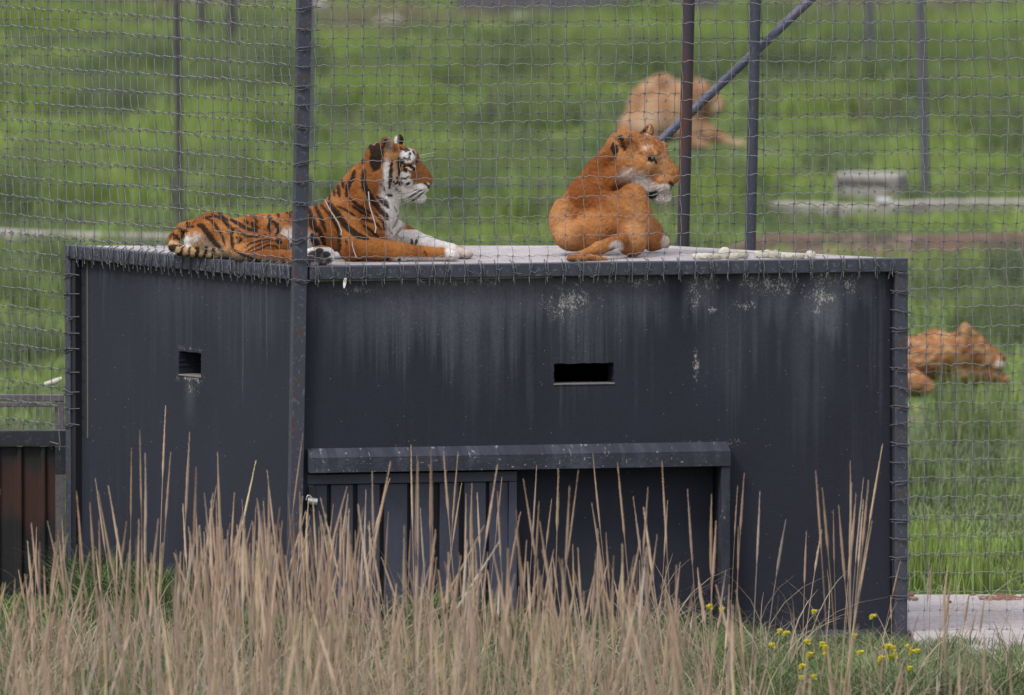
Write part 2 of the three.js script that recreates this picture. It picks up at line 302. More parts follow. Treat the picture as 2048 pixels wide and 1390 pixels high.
const den = thing('animal_den', 'dark blue-grey concrete den with flat pale roof carrying the tiger and the lioness', 'animal den', FL.clone());
{
  const vent = ragged(fx(1107), fx(1227), fy(1167, 768), fy(1167, 727), 0.004);
  const hatch = [[0.05, -0.2], [fx(1436), -0.2], [fx(1436), fy(1000, 940)], [0.05, fy(1000, 940)]];
  put('front_wall', panelWithHoles(FRONT, 0.02, LF - 0.12, -0.3, ROOF - 0.06, -0.22, -0.02, [vent, hatch.map(([x, y]) => [x, Math.max(y, -0.25)])]), wallMat(frontTex), den, { label: 'dark wall with pale lime runs and a slot' });
  const hole = ragged(lxs(352), lxs(396), ly(374, 752), ly(374, 704), 0.004);
  put('side_wall', panelWithHoles(LEFT, 0.12, LL - 0.0, -0.3, ROOF - 0.06, -0.22, -0.02, [hole]), wallMat(leftTex), den, { label: 'dark side wall with a small square opening' });
  put('rear_wall', boxIn(BACKF, 0.03, BR.distanceTo(BL) - 0.42, -0.3, ROOF - 0.13, -0.22, -0.03), wallMat(leftTex), den);
  put('end_wall', boxIn(RIGHT, 0.36, FR.distanceTo(BR) - 0.3, -0.3, ROOF - 0.13, -0.22, -0.03), wallMat(leftTex), den);
  put('dark_gap_strip', boxIn(FRONT, LF - 0.122, LF - 0.1, -0.25, ROOF - 0.1, -0.2, -0.03), steelDark, den);  // dark strip added to stand in for the shaded gap beside the end post
  // floor and sills of the openings
  const sillM = std({ map: concreteTex, roughness: 0.95, color: lin(0.55, 0.52, 0.5) });
  put('vent_sill', boxIn(FRONT, fx(1107) - 0.006, fx(1227) + 0.006, fy(1167, 770), fy(1167, 767), -0.20, -0.014, 0.003), sillM, den);
  put('vent_sill', boxIn(LEFT, lxs(352) - 0.004, lxs(396) + 0.004, ly(374, 753), ly(374, 750), -0.20, -0.014, 0.003), sillM, den);
  // roof slab
  const c = [[FL, 0.03, 0.1], [FR, -0.12, 0.05], [BR, -0.02, 0], [BL, 0.08, 0]].map(([p]) => p);
  const mid = V(0, 0, 0); c.forEach((p) => mid.add(p)); mid.multiplyScalar(0.25);
  const s = new THREE.Shape(c.map((p) => { const q = p.clone().lerp(mid, 0.022); return new THREE.Vector2(q.x, -q.z); }));
  const g = new THREE.ExtrudeGeometry(s, { depth: 0.1, bevelEnabled: true, bevelSize: 0.008, bevelThickness: 0.008, bevelSegments: 2 });
  g.rotateX(-Math.PI / 2); g.translate(0, ROOF - 0.108, 0); boxUV(g);
  put('roof', g, std({ map: concreteTex, roughness: 0.95, color: lin(1.08, 1.05, 1.06) }), den, { label: 'flat pale concrete roof' });
  // hooded portal
  const lx1 = fx(1454), ty = fy(1000, 908), by = fy(1000, 938);
  const hs = new THREE.Shape([[-0.02, by], [0.10, by], [0.10, ty], [0.085, ty + 0.006], [-0.02, ty + 0.06]].map(([a, b]) => new THREE.Vector2(a, b)));
  const hg = new THREE.ExtrudeGeometry(hs, { depth: lx1 - 0.05, bevelEnabled: false });
  hg.rotateY(-Math.PI / 2); hg.scale(1, 1, 1);
  hg.applyMatrix4(new THREE.Matrix4().makeTranslation(lx1, 0, 0)); // shape x -> depth, extrusion -> -x
  { const p = hg.attributes.position, uv = []; for (let i = 0; i < p.count; i++) uv.push(p.getX(i), p.getY(i) - by + p.getZ(i) * 0.8); hg.setAttribute('uv', new THREE.Float32BufferAttribute(uv, 2)); }
  hg.applyMatrix4(FRONT);
  put('ledge', toCreasedNormals(hg, 0.5), std({ map: ledgeTex, roughness: 0.8, bumpMap: grainBump, bumpScale: 0.003 }), den, { label: 'sloping concrete ledge over the hatch' });
  put('portal_jamb', boxIn(FRONT, fx(1436), lx1, -0.2, by - 0.002, -0.15, 0.09, 0.008), std({ map: ledgeTex, roughness: 0.8, color: lin(0.85, 0.85, 0.85) }), den);
  put('recess_panel', boxIn(FRONT, fx(1034), fx(1436) - 0.004, -0.2, by + 0.02, -0.26, -0.14), wallMat(frontTex), den);
  // hatch door of upright metal boards
  const d0 = 0.055, d1 = fx(1033), dt = fy(820, 946);
  const door = new THREE.Group(); door.name = 'hatch_door'; door.userData.label = 'dark metal hatch door of upright boards with a padlock'; den.add(door);
  const doorM = (k) => std({ map: doorTex, roughness: 0.55, metalness: 0.15, color: lin(k, k, k) });
  put('back_plate', boxIn(FRONT, d0 + 0.02, d1 - 0.02, -0.2, dt - 0.02, -0.10, -0.088), steelDark, door);
  put('rail', boxIn(FRONT, d0, d1, dt - 0.075, dt, -0.085, -0.02, 0.006), doorM(0.72), door);
  put('stile', boxIn(FRONT, d0, d0 + 0.05, -0.2, dt - 0.077, -0.085, -0.022, 0.006), doorM(0.68), door);
  put('stile', boxIn(FRONT, d1 - 0.06, d1, -0.2, dt - 0.077, -0.085, -0.022, 0.006), doorM(0.72), door);
  const edges = [625, 655, 663, 707, 716, 760, 769, 815, 822, 868, 880, 918, 929, 972, 979, 1017];
  for (let i = 0; i < edges.length; i += 2) put('board', boxIn(FRONT, fx(edges[i]), fx(edges[i + 1]), -0.2, dt - 0.079, -0.087, -0.045 - 0.002 * (i % 3), 0.005), doorM(rr(0.58, 0.7)), door);
  put('latch_box', boxIn(FRONT, 0.06, 0.115, fy(612, 1022), fy(612, 974), -0.02, 0.004, 0.004), steelDark, door);
  // padlock: body, bright end, shackle
  const lock = new MB();
  const lc = onto(FRONT, 0.075, fy(612, 1005), 0.035);
  const body = new THREE.CylinderGeometry(0.026, 0.028, 0.07, 20); body.rotateZ(Math.PI / 2 - 0.15); body.rotateX(0.25); body.translate(lc.x + 0.005, lc.y + 0.012, lc.z);
  lock.tube([0, 0.2, 0.4, 0.6, 0.8, 1].map((t) => V(lc.x - 0.02 + Math.cos(Math.PI * t) * 0.02, lc.y + 0.022 + Math.sin(Math.PI * t) * 0.035, lc.z)), 0.006, 8);
  const lg = lock.geo();
  put('padlock', mergeGeometries([body.toNonIndexed(), lg.toNonIndexed()]), std({ color: lin(0.42, 0.43, 0.42), roughness: 0.35, metalness: 0.6 }), door, { label: 'round grey metal padlock' });
  const hub = new THREE.CylinderGeometry(0.02, 0.024, 0.05, 16); hub.rotateX(Math.PI / 2); hub.translate(lc.x + 0.01, lc.y - 0.05, lc.z - 0.02);
  put('hasp', hub, steelDark, door);
  // pale strip painting in the light that leaks between post and side wall
  put('light_leak_strip', boxIn(LEFT, 0.206, 0.215, 1.3, ROOF - 0.1, -0.03, -0.010, 0.004), std({ color: lin(0.15, 0.145, 0.10), roughness: 0.9 }), den);
}

// ------------------------------------------------------------------ slab-side litter, bank, far walls, road
const onField = (px, py) => { let p = onGround(px, py); for (let i = 0; i < 4; i++) p = onGround(px, py, lift(p.x, p.z)); return p; };
function lump(r, sx, sy, sz, seed, det = 3, amp = 0.35) {
  const g = new THREE.IcosahedronGeometry(1, det), p = g.attributes.position;
  for (let i = 0; i < p.count; i++) {
    const v = V(p.getX(i), p.getY(i), p.getZ(i)), k = r * (1 - amp / 2 + amp * fbm(v.x * 1.4 + seed * 7.3, v.y * 1.4 + 3, v.z * 1.4 + seed, 3));
    p.setXYZ(i, v.x * k * sx, v.y * k * sy, v.z * k * sz);
  }
  g.computeVertexNormals();
  return toCreasedNormals(g, 0.9);
}
{
  // low bank of bare red-brown soil
  const a = onGround(1330, 522), z0 = a.z, tex = texture(512, 128, (u, v) => { const n = tileNoise(u, v, 10, 71) * 0.5 + tileNoise(u, v, 44, 72) * 0.3 + tileNoise(u, v, 120, 73) * 0.3, m = tileNoise(u, v, 6, 74); return mixc(mixc([0.10, 0.058, 0.042], [0.055, 0.045, 0.03], smooth(0.4, 0.7, m)), [0.2, 0.13, 0.1], smooth(0.5, 0.85, n)); });
  tex.repeat.set(0.4, 1.2);
  const g = new THREE.PlaneGeometry(12, 1, 160, 12), p = g.attributes.position, uv = g.attributes.uv;
  for (let i = 0; i < p.count; i++) {
    const x = p.getX(i) + 6, t = p.getY(i) + 0.5, n = fbm(x * 1.5, t * 2, 3, 4);
    const h = 0.27 * smooth(0.0, 0.5, t) * (1 - 0.35 * smooth(0.6, 1, t)) * smooth(0, 1.2, x) + (n - 0.5) * 0.13 * t;
    p.setXYZ(i, a.x + x, -0.03 + h, z0 - t * 1.3 + (n - 0.5) * 0.25); uv.setXY(i, x, t);
  }
  g.computeVertexNormals();
  structure('soil_bank', g, std({ map: tex, roughness: 1 }), 'low bank of bare red-brown soil behind the den');
}
const farWall = (pts, h, w) => { const gs = []; for (let i = 0; i + 1 < pts.length; i++) { const a = pts[i].clone(), b = pts[i + 1].clone(); a.y = b.y = h / 2 - 0.03; const d = V(0, 0, 0).subVectors(b, a).normalize().multiplyScalar(0.01); gs.push(bar(a.clone().add(d), b.clone().sub(d), w, h + 0.06, V(0, 1, 0), 0.02)); } return gs; };
const paleWall = std({ map: concreteTex, roughness: 0.95, color: lin(1.0, 0.96, 0.86) });
{
  const t1 = thing('low_wall', 'low pale concrete kerb wall in the grass behind the tiger', 'low wall', onGround(150, 490));
  farWall([onField(-120, 486), onField(20, 490), onField(120, 488), onField(220, 489), onField(350, 492)], 0.155, 0.3).forEach((g) => put('wall_block', g, paleWall, t1));
  const t2 = thing('low_wall', 'low pale concrete kerb wall beyond the rust-brown soil bank', 'low wall', onGround(1760, 442));
  farWall([onField(1525, 441), onField(1600, 440), onField(1680, 443), onField(1760, 444), onField(1830, 438), onField(1930, 433), onField(2100, 430)], 0.14, 0.3).forEach((g) => put('wall_block', g, paleWall, t2));
  const m = onField(1768, 452);
  const t3 = thing('marker_post', 'short pale marker post standing in front of the far kerb wall', 'marker post', m);
  put('post', bar(m.clone().setY(-0.05), m.clone().setY(0.22), 0.13, 0.1, V(0, 0, 1), 0.015), paleWall, t3);
  put('cap', bar(m.clone().setY(0.223), m.clone().setY(0.265), 0.16, 0.13, V(0, 0, 1), 0.01), std({ color: lin(0.6, 0.6, 0.63), roughness: 0.7 }), t3);
  // open-ended concrete box beyond the wall
  const c = onField(1732, 412), t4 = thing('concrete_block', 'low square concrete block with a recessed face in the far grass', 'concrete block', c);
  const w = 0.36, h = 0.35;
  const F = new THREE.Matrix4().makeRotationY(-0.25).setPosition(c);
  const mk = (a) => std({ map: concreteTex, roughness: 0.95, color: lin(a, a * 0.98, a * 0.94) });
  put('top', boxIn(F, -w, w, h - 0.08, h, -0.5, 0, 0.015), mk(0.95), t4);
  put('side', boxIn(F, -w, -w + 0.05, 0, h - 0.082, -0.5, 0, 0.01), mk(0.85), t4);
  put('side', boxIn(F, w - 0.12, w, 0, h - 0.082, -0.5, 0, 0.01), mk(0.6), t4);
  put('back', boxIn(F, -w + 0.052, w - 0.122, 0, h - 0.082, -0.12, -0.05, 0.01), mk(0.95), t4);
  // long grey wall at the far end
  const q = onField(1190, 27), t5 = thing('far_wall', 'long grey-purple wall far behind at the top edge of the field', 'wall', q);
  const wt = texture(256, 128, (u, v) => { const n = tileNoise(u, v, 6, 81) * 0.5 + tileNoise(u, v, 40, 82) * 0.5; return [0.115, 0.105, 0.125].map((k) => k * (0.55 + 0.8 * n)); });
  wt.repeat.set(0.5, 0.7);
  put('wall', bar(V(q.x - 1.95, 0.35, q.z), V(q.x + 1.75, 0.35, q.z), 0.3, 0.9, UP0, 0.02), std({ map: wt, roughness: 0.9 }), t5);
  for (const [px, py, w, h] of [[1042, 50, 0.16, 0.12], [1415, 14, 0.2, 0.2], [780, 46, 0.22, 0.07], [640, 28, 0.12, 0.2]]) { const p = onField(px, py), g = lump(w, 1, h / w, 0.7, px, 2, 0.4); g.translate(p.x, p.y + h * 0.4, p.z); put('boulder', g, paleWall, null, { label: { 1042: 'pale boulder just below the middle of the far grey wall', 1415: 'pale boulder at the far wall beside the rust-brown pole', 780: 'flat pale boulder in the dry patch above the tiger', 640: 'small pale boulder right beside the corner post top' }[px], category: 'boulder', group: 'pale boulders far out in the field' }); }
}
// pale stones along the roof's far edge
const stoneMat = [0, 1, 2].map((i) => std({ color: lin(0.62 - i * 0.07, 0.59 - i * 0.07, 0.5 - i * 0.07), roughness: 0.9, bumpMap: grainBump, bumpScale: 0.004 }));
const roofZ = (py) => BACK - (EYE - ROOF) * FPX / (py + 1300);
[[1396, 518, 12, 7], [1411, 518, 17, 7], [1430, 518, 11, 6], [1450, 517, 12, 13], [1468, 518, 10, 8], [1485, 516, 13, 9], [1521, 515, 12, 8], [1535, 515, 12, 9], [1550, 516, 13, 9], [1566, 516, 9, 7], [1580, 517, 11, 6], [1601, 517, 9, 6], [1622, 517, 10, 9]].forEach(([px, py, rx, ry], i) => {
  rx *= 1.05; ry *= 1.1; const z = Math.min(roofZ(py), -(px - 600) / 1215 * 1.02 - 0.16), p = at(px, py, z); p.y = ROOF;
  const g = lump(rx / 275, 1, ry / rx, 0.8, i + 1, 3, 0.4);
  g.translate(p.x, ROOF + ry / 275 * 0.72, p.z);
  const w = ['small flat pale stone, leftmost in the row on the roof edge', 'broad pale stone second in the row on the roof edge', 'small pale stone just left of the tall stone on the roof', 'tallest pale lumpy stone on the den roof edge', 'pale stone touching the right side of the tallest stone', 'rounded pale stone left of the gap in the roof row', 'first pale stone right of the gap in the roof row', 'second pale stone right of the gap in the roof row', 'third pale stone right of the gap in the roof row', 'small pale stone fourth right of the gap on the roof', 'low pale stone fifth right of the gap on the roof', 'lowest small pale stone second from the end of the row', 'round pale stone at the right end of the roof row'][i];
  put('stone', g, stoneMat[i % 3], null, { label: w, category: 'stone', group: 'pale stones along the roof edge' });
});
[[1822, 1193, 6, 'small reddish stone at the slab\'s back corner beside the post'], [1830, 1201, 6, 'pale tan pebble lying on the concrete slab near the post'], [1899, 1206, 4, 'tiny brown pebble alone further out on the concrete slab'], [1818, 1200, 5, 'dull red pebble against the post foot on the slab']].forEach(([px, py, r, w], i) => {
  const p = onGround(px, py, -0.018), g = lump(r / 268, 1.2, 0.8, 1, 40 + i, 2, 0.4); g.translate(p.x, -0.018 + r / 268 * 0.6, p.z);
  put('pebble', g, std({ color: i % 2 ? lin(0.36, 0.26, 0.16) : lin(0.22, 0.09, 0.06), roughness: 0.9 }), null, { label: w, category: 'pebble', group: 'pebbles on the slab' });
});
{
  // reddish dirt on the slab's far edge
  const fl = []; for (let i = 0; i < 170; i++) { const px = 2016 + (rnd() + rnd() - 1) * 75, py = 1195 + (rnd() + rnd() - 1) * 7, p = onGround(px, py, -0.018), g = lump(rr(0.006, 0.02), 1.5, 0.35, 1, i, 0, 0.5); g.rotateY(rr(0, 6)); g.translate(p.x, -0.015, p.z); fl.push(g); }
  put('dirt', mergeGeometries(fl), std({ color: lin(0.2, 0.095, 0.06), roughness: 1 }), null, { kind: 'stuff', label: 'scattered red-brown litter on the slab\'s back edge', category: 'dirt' });
  const g2 = lump(0.4, 2.2, 0.1, 2, 78, 4, 0.5), p2 = onGround(2040, 545); g2.translate(p2.x, 0.0, p2.z);
  put('dirt', g2, std({ color: lin(0.22, 0.13, 0.1), roughness: 1 }), null, { kind: 'stuff', label: 'bare pinkish earth patch in the far right grass', category: 'dirt' });
}
// ------------------------------------------------------------------ fences
const wireTex = texture(128, 256, (u, v) => { const n = tileNoise(u, v, 12, 91) * 0.5 + tileNoise(u, v, 50, 92) * 0.5; return mixc([0.2, 0.195, 0.205], [0.40, 0.39, 0.405], n); });
wireTex.repeat.set(1, 2);
const wireMat = std({ map: wireTex, roughness: 0.5, metalness: 0.35 });
const wireDull = std({ color: lin(0.12, 0.12, 0.14), roughness: 0.6, metalness: 0.3 });
const wireBright = std({ color: lin(0.62, 0.6, 0.58), roughness: 0.4, metalness: 0.3 });
// knotted wire mesh in the plane of frame M: x0..x1 along, row heights ys, uprights every dx
function wireMesh(M, x0, x1, dx, ys, bottom, top, o) {
  const mb = new MB(), kb = new MB(), cols = [], P = (x, y, z) => onto(M, x, y, z);
  let n = 0;
  for (let x = x0; x <= x1; x += dx * rr(0.9, 1.1)) cols.push([x, n++]);
  const warp = (x, y) => [x + (noise(x * 1.3, y * 1.3, o.seed) - 0.5) * 0.055 + (noise(x * 4, y * 5, o.seed + 1) - 0.5) * 0.02, y + (noise(x * 0.9, y * 2, o.seed + 2) - 0.5) * 0.022 + (noise(x * 5, y * 9, o.seed + 5) - 0.5) * 0.012];
  const start = (y) => (o.cut ? o.cut(y) : x0);
  for (const y of ys) {
    const pts = [];
    cols.forEach(([x, i], k) => {
      if (x < start(y) - 0.01 || (o.stop && x > o.stop(y))) return;
      const [a, b] = warp(x, y); pts.push(P(a, b, 0.004));
      if (k + 1 < cols.length && !(o.stop && cols[k + 1][0] > o.stop(y))) {
        const [c, d] = warp(cols[k + 1][0], y), s = h3(i, Math.round(y * 97), o.seed), kind = (i + Math.round(y * 7)) % 2, am = o.crimp * (0.6 + 0.8 * s), z = o.deep || 0;
        const q = (t, h, e) => pts.push(P(lerp(a, c, t), lerp(b, d, t) + h, 0.004 + e));
        if (kind) { q(0.22, 0, 0); q(0.42, am, z); q(0.56, am * 0.9, z * 0.8); q(0.76, 0, 0); }
        else { q(0.18, 0, 0); q(0.40, -am * 0.5, -z * 0.5); q(0.60, -am * 1.3, -z); q(0.74, am * 0.2, z * 0.4); q(0.86, 0, 0); }
      }
    });
    if (pts.length > 1) mb.tube(pts, o.r * 1.08, 5, false);
  }
  const sorted = [...ys].sort((a, b) => a - b);
  for (const [x, i] of cols) {
    const low = bottom(x), pts = [];
    if (low > top) continue;
    const rows = sorted.filter((y) => y > low + 0.02);
    pts.push(P(warp(x, low)[0], low, 0));
    for (const y of rows) { const [a, b] = warp(x, y); pts.push(P(a - 0.004, b - 0.035, 0.002)); pts.push(P(a, b, -0.006)); pts.push(P(a + 0.003, b + 0.03, 0.002)); }
    pts.push(P(warp(x, top)[0], top, 0));
    mb.tube(pts, o.r, 5, false);
    for (const y of rows) {                                    // wrapped knot
      const [a, b] = warp(x, y), w = o.knot, t = [];
      for (let k = 0; k <= 7; k++) { const g = k / 7 * Math.PI * 2.6 + i; t.push(P(a + Math.cos(g) * o.r * 1.7, b + (k / 7 - 0.55) * w, 0.003 + Math.sin(g) * o.r * 1.9)); }
      kb.tube(t, o.r * 0.95, 4, true);
      const q = h3(i, Math.round(y * 50), 3) * 6;
      kb.tube([P(a - w * 0.5, b + Math.sin(q) * 0.006, 0.008), P(a, b + 0.006, 0.014), P(a + w * 0.5, b - Math.sin(q) * 0.006, o.spike || 0.009)], o.r * 0.85, 4, true);
    }
  }
  return [mb.geo(), kb.geo()];
}
const knotMat = std({ color: lin(0.10, 0.10, 0.125), roughness: 0.55, metalness: 0.3 });
const ROW = 0.1404, ROW0 = 2.795, rows = (a, b) => { const o = []; for (let k = a; k <= b; k++) o.push(ROW0 + ROW * k); return o; };
// wire lashed round a square bar: "along" is the bar, "out" faces the viewer, "side" runs across it
function lash(c, along, side, out, half, seed, reach) {
  const mb = new MB(), n = (k) => h3(seed, k, 9) - 0.5, P = (s, a, o) => c.clone().addScaledVector(side, s).addScaledVector(along, a).addScaledVector(out, o);
  const d = half + 0.006, slip = n(1) * 0.05;
  mb.tube([P(-d * 1.35, n(2) * 0.02, 0.008), P(-d * 1.02, n(3) * 0.02, d * 0.8), P(-d * 0.7, 0, d + 0.004), P(0, slip * 0.5, d + 0.006), P(d * 0.7, slip, d + 0.004), P(d * 1.02, slip, d * 0.8), P(d * 1.3 + reach, slip + n(4) * 0.02, d * 0.7)], 0.0042, 5);
  const w = n(5) * d * 1.2, tw = [];
  for (let k = 0; k < 9; k++) tw.push(P(w + (k - 4) * 0.005, slip * 0.6 + Math.cos(k * 1.9) * 0.009, d + 0.008 + Math.sin(k * 1.9) * 0.006));
  mb.tube(tw, 0.0038, 4);
  mb.tube([P(w + 0.02, slip * 0.6, d + 0.01), P(w + 0.035 + n(6) * 0.02, slip * 0.6 + n(7) * 0.07, d + 0.022), P(w + 0.03 + n(8) * 0.05, slip * 0.6 + n(7) * 0.11, d + 0.018)], 0.0035, 4);
  if (seed % 2) mb.tube([P(-d * 1.2, 0.018, 0.01), P(-d * 0.6, 0.02 + n(9) * 0.02, d + 0.003), P(d * 0.5, slip + 0.02, d + 0.004), P(d * 1.15, slip + 0.012, d * 0.75)], 0.0038, 5);
  return mb.geo();
}
const frontX = V(1, 0, 0).transformDirection(FRONT), frontN = V(0, 0, 1).transformDirection(FRONT), leftX = V(1, 0, 0).transformDirection(LEFT), leftN = V(0, 0, 1).transformDirection(LEFT), UP = V(0, 1, 0);
{
  const f = thing('mesh_fence', 'knotted wire mesh fence on grey steel tubes along the den\'s front edge', 'mesh fence', onto(FRONT, LF, 0, 0));
  put('top_rail', bar(onto(FRONT, 0.06, ROOF - 0.045, 0), onto(FRONT, LF - 0.002, ROOF - 0.045, 0), 0.1, 0.1, UP, 0.008), steel, f, { label: 'square steel tube along the roof edge' });
  put('end_post', bar(onto(FRONT, LF - 0.05, -0.25, 0), onto(FRONT, LF - 0.05, ROOF - 0.098, 0), 0.098, 0.098, frontN, 0.008), steel, f);
  const M = FRONT.clone().multiply(new THREE.Matrix4().makeTranslation(0, 0, 0.062));
  const g = wireMesh(M, 0.1, 6.1, 0.1235, rows(-21, 15), (x) => (x < LF - 0.04 ? ROOF - 0.13 : -0.15), 5.0, { seed: 4, r: 0.0019, crimp: 0.0085, knot: 0.026, cut: (y) => (y < ROOF ? LF - 0.03 : 0) });
  put('wire_mesh', g[0], wireMat, f, { kind: 'stuff' }); put('wire_knots', g[1], knotMat, f, { kind: 'stuff' });
  let s = 1;
  for (let x = 0.1; x < LF - 0.1; x += 0.1235) put('tie_wire', lash(onto(FRONT, x + (rnd() - 0.5) * 0.03, ROOF - 0.045, 0), frontX, V(0, -1, 0), frontN, 0.05, s++, 0.03), wireDull, f);
  for (const y of rows(-18, -1)) put('tie_wire', lash(onto(FRONT, LF - 0.05, y - 0.02, 0), V(0, -1, 0), frontX, frontN, 0.049, s++, 0.02), wireDull, f);
  const lw = new MB();
  lw.tube([at(649, 399, -0.05), at(660, 420, -0.04), at(676, 445, -0.03), at(683, 462, -0.02), at(682, 470, -0.02)], 0.0042, 6);
  put('loose_wire', lw.geo(), wireBright, f);
  const lw2 = new MB(); lw2.tube([at(737, 383, -0.06), at(739, 410, -0.05), at(748, 440, -0.05), at(752, 455, -0.04), at(750, 466, -0.04)], 0.004, 6);
  put('loose_wire', lw2.geo(), wireBright, f);
  const lw3 = new MB(); lw3.tube([at(704, 482, -0.05), at(705, 492, -0.05), at(709, 505, -0.05), at(713, 516, -0.05)], 0.0038, 6);
  put('loose_wire', lw3.geo(), wireBright, f);
  // shred of pale cloth caught under the rail
  const sg = new THREE.PlaneGeometry(0.018, 0.075, 3, 8), p = sg.attributes.position;
  for (let i = 0; i < p.count; i++) { const t = (p.getY(i) + 0.045) / 0.09; p.setXYZ(i, p.getX(i) * (0.3 + 1.0 * Math.sin(t * 2.6)) - 0.012 * (1 - t), p.getY(i), 0.006 * Math.sin(t * 9 + p.getX(i) * 60)); }
  sg.computeVertexNormals(); const a = at(691, 566, 0.03); sg.translate(a.x, a.y, a.z);
  put('rag_shred', sg, std({ color: lin(0.66, 0.64, 0.6), roughness: 0.9, side: THREE.DoubleSide }), f);
}
{
  const f = thing('mesh_fence', 'wire mesh fence running back from the tall corner post past the tiger', 'mesh fence', onto(LEFT, 0, 0, 0));
  const lean0 = at(585.5, 1295, 0.0), lean1 = at(609, -70, 0.0);
  put('corner_post', bar(lean0, lean1, 0.098, 0.098, frontN, 0.006), steel, f, { label: 'tall square steel post with rust marks' });
  put('top_rail', bar(onto(LEFT, 0.0, ROOF - 0.045, 0), onto(LEFT, LL - 0.07, ROOF - 0.045, 0), 0.1, 0.1, UP, 0.008), steel, f);
  put('end_post', bar(onto(LEFT, 0.03, -0.2, 0.0), onto(LEFT, 0.03, ROOF - 0.098, 0.0), 0.07, 0.098, leftN, 0.008), steel, f);
  put('end_channel', boxIn(LEFT, 0.07, 0.118, -0.2, ROOF - 0.1, -0.05, 0.036, 0.004), steelDark, f);
  const M = LEFT.clone().multiply(new THREE.Matrix4().makeTranslation(0, 0, 0.06));
  const g = wireMesh(M, -1.5, LL + 0.02, 0.112, rows(-11, 16), (x) => (x > -0.02 ? ROOF - 0.12 : 1.2), 5.2, { seed: 14, r: 0.0022, crimp: 0.014, knot: 0.038, deep: 0.045, spike: 0.04, stop: (y) => (y < ROOF ? 0.03 : 9) });
  // rows below the roof end at the end post
  put('wire_mesh', g[0], wireMat, f, { kind: 'stuff' }); put('wire_knots', g[1], knotMat, f, { kind: 'stuff' });
  let s = 200;
  for (let x = 0.06; x < LL - 0.1; x += 0.105) put('tie_wire', lash(onto(LEFT, x + (rnd() - 0.5) * 0.03, ROOF - 0.045, 0), leftX, V(0, -1, 0), leftN, 0.05, s++, 0.03), wireDull, f);
  for (const y of rows(-10, -1)) put('tie_wire', lash(onto(LEFT, 0.03, y - 0.01, 0), V(0, -1, 0), leftX, leftN, 0.045, s++, 0.08), wireDull, f);
  const dirUp = lean1.clone().sub(lean0).normalize(), Lp = lean0.distanceTo(lean1);
  for (const y of rows(-1, 14)) { const c = lean0.clone().addScaledVector(dirUp, (y - lean0.y - 0.01) / (lean1.y - lean0.y) * Lp); put('tie_wire', lash(c, dirUp.clone().negate(), frontX, frontN, 0.049, s++, 0.05), wireDull, f); }
}
{
  const d = 4.9, f = thing('mesh_fence', 'rear wire mesh fence with braced steel poles behind the den', 'mesh fence', V(0, 0, -d));
  const M = new THREE.Matrix4().makeRotationY(-0.035).setPosition(V(0, 0, -d));
  const g = wireMesh(M, -4.3, 4.4, 0.113, rows(-19, 16).map((y) => y - 0.03), () => 0.0, 5.2, { seed: 33, r: 0.0025, crimp: 0.013, knot: 0.026 });
  put('wire_mesh', g[0], wireDull, f, { kind: 'stuff' }); put('wire_knots', g[1], wireDull, f, { kind: 'stuff' });
  const rust = texture(128, 512, (u, v) => { const n = tileNoise(u, v, 5, 95) * 0.6 + tileNoise(u, v, 30, 96) * 0.4; return mixc([0.035, 0.033, 0.042], [0.075, 0.028, 0.024], smooth(0.5, 0.68, n)); });
  rust.repeat.set(1, 0.6);
  const pole = (name, a, b, r, m, label) => { const mb = new MB(), pts = []; for (let k = 0; k <= 8; k++) pts.push(a.clone().lerp(b, k / 8)); mb.tube(pts, r, 14); put(name, mb.geo(), m, f, label ? { label } : undefined); };
  const paint = std({ map: steelTex, roughness: 0.5, metalness: 0.15, color: lin(0.95, 0.97, 1.0) });
  pole('pole', onto(M, at(1487, 800, -d).x, -0.1, 0.06), at(1512, -60, -d + 0.1), 0.043, paint);
  pole('pole', onto(M, at(1352, 800, -d).x, -0.1, 0.3), at(1379, -60, -d + 0.3), 0.047, std({ map: rust, roughness: 0.8 }), 'rust-brown steel pole');
  pole('brace', at(1300, 302, -d - 0.1), at(1690, -66, -d + 0.02), 0.034, std({ map: steelTex, roughness: 0.5, metalness: 0.15, color: lin(1.9, 1.9, 2.0) }), 'slanting steel brace');
}
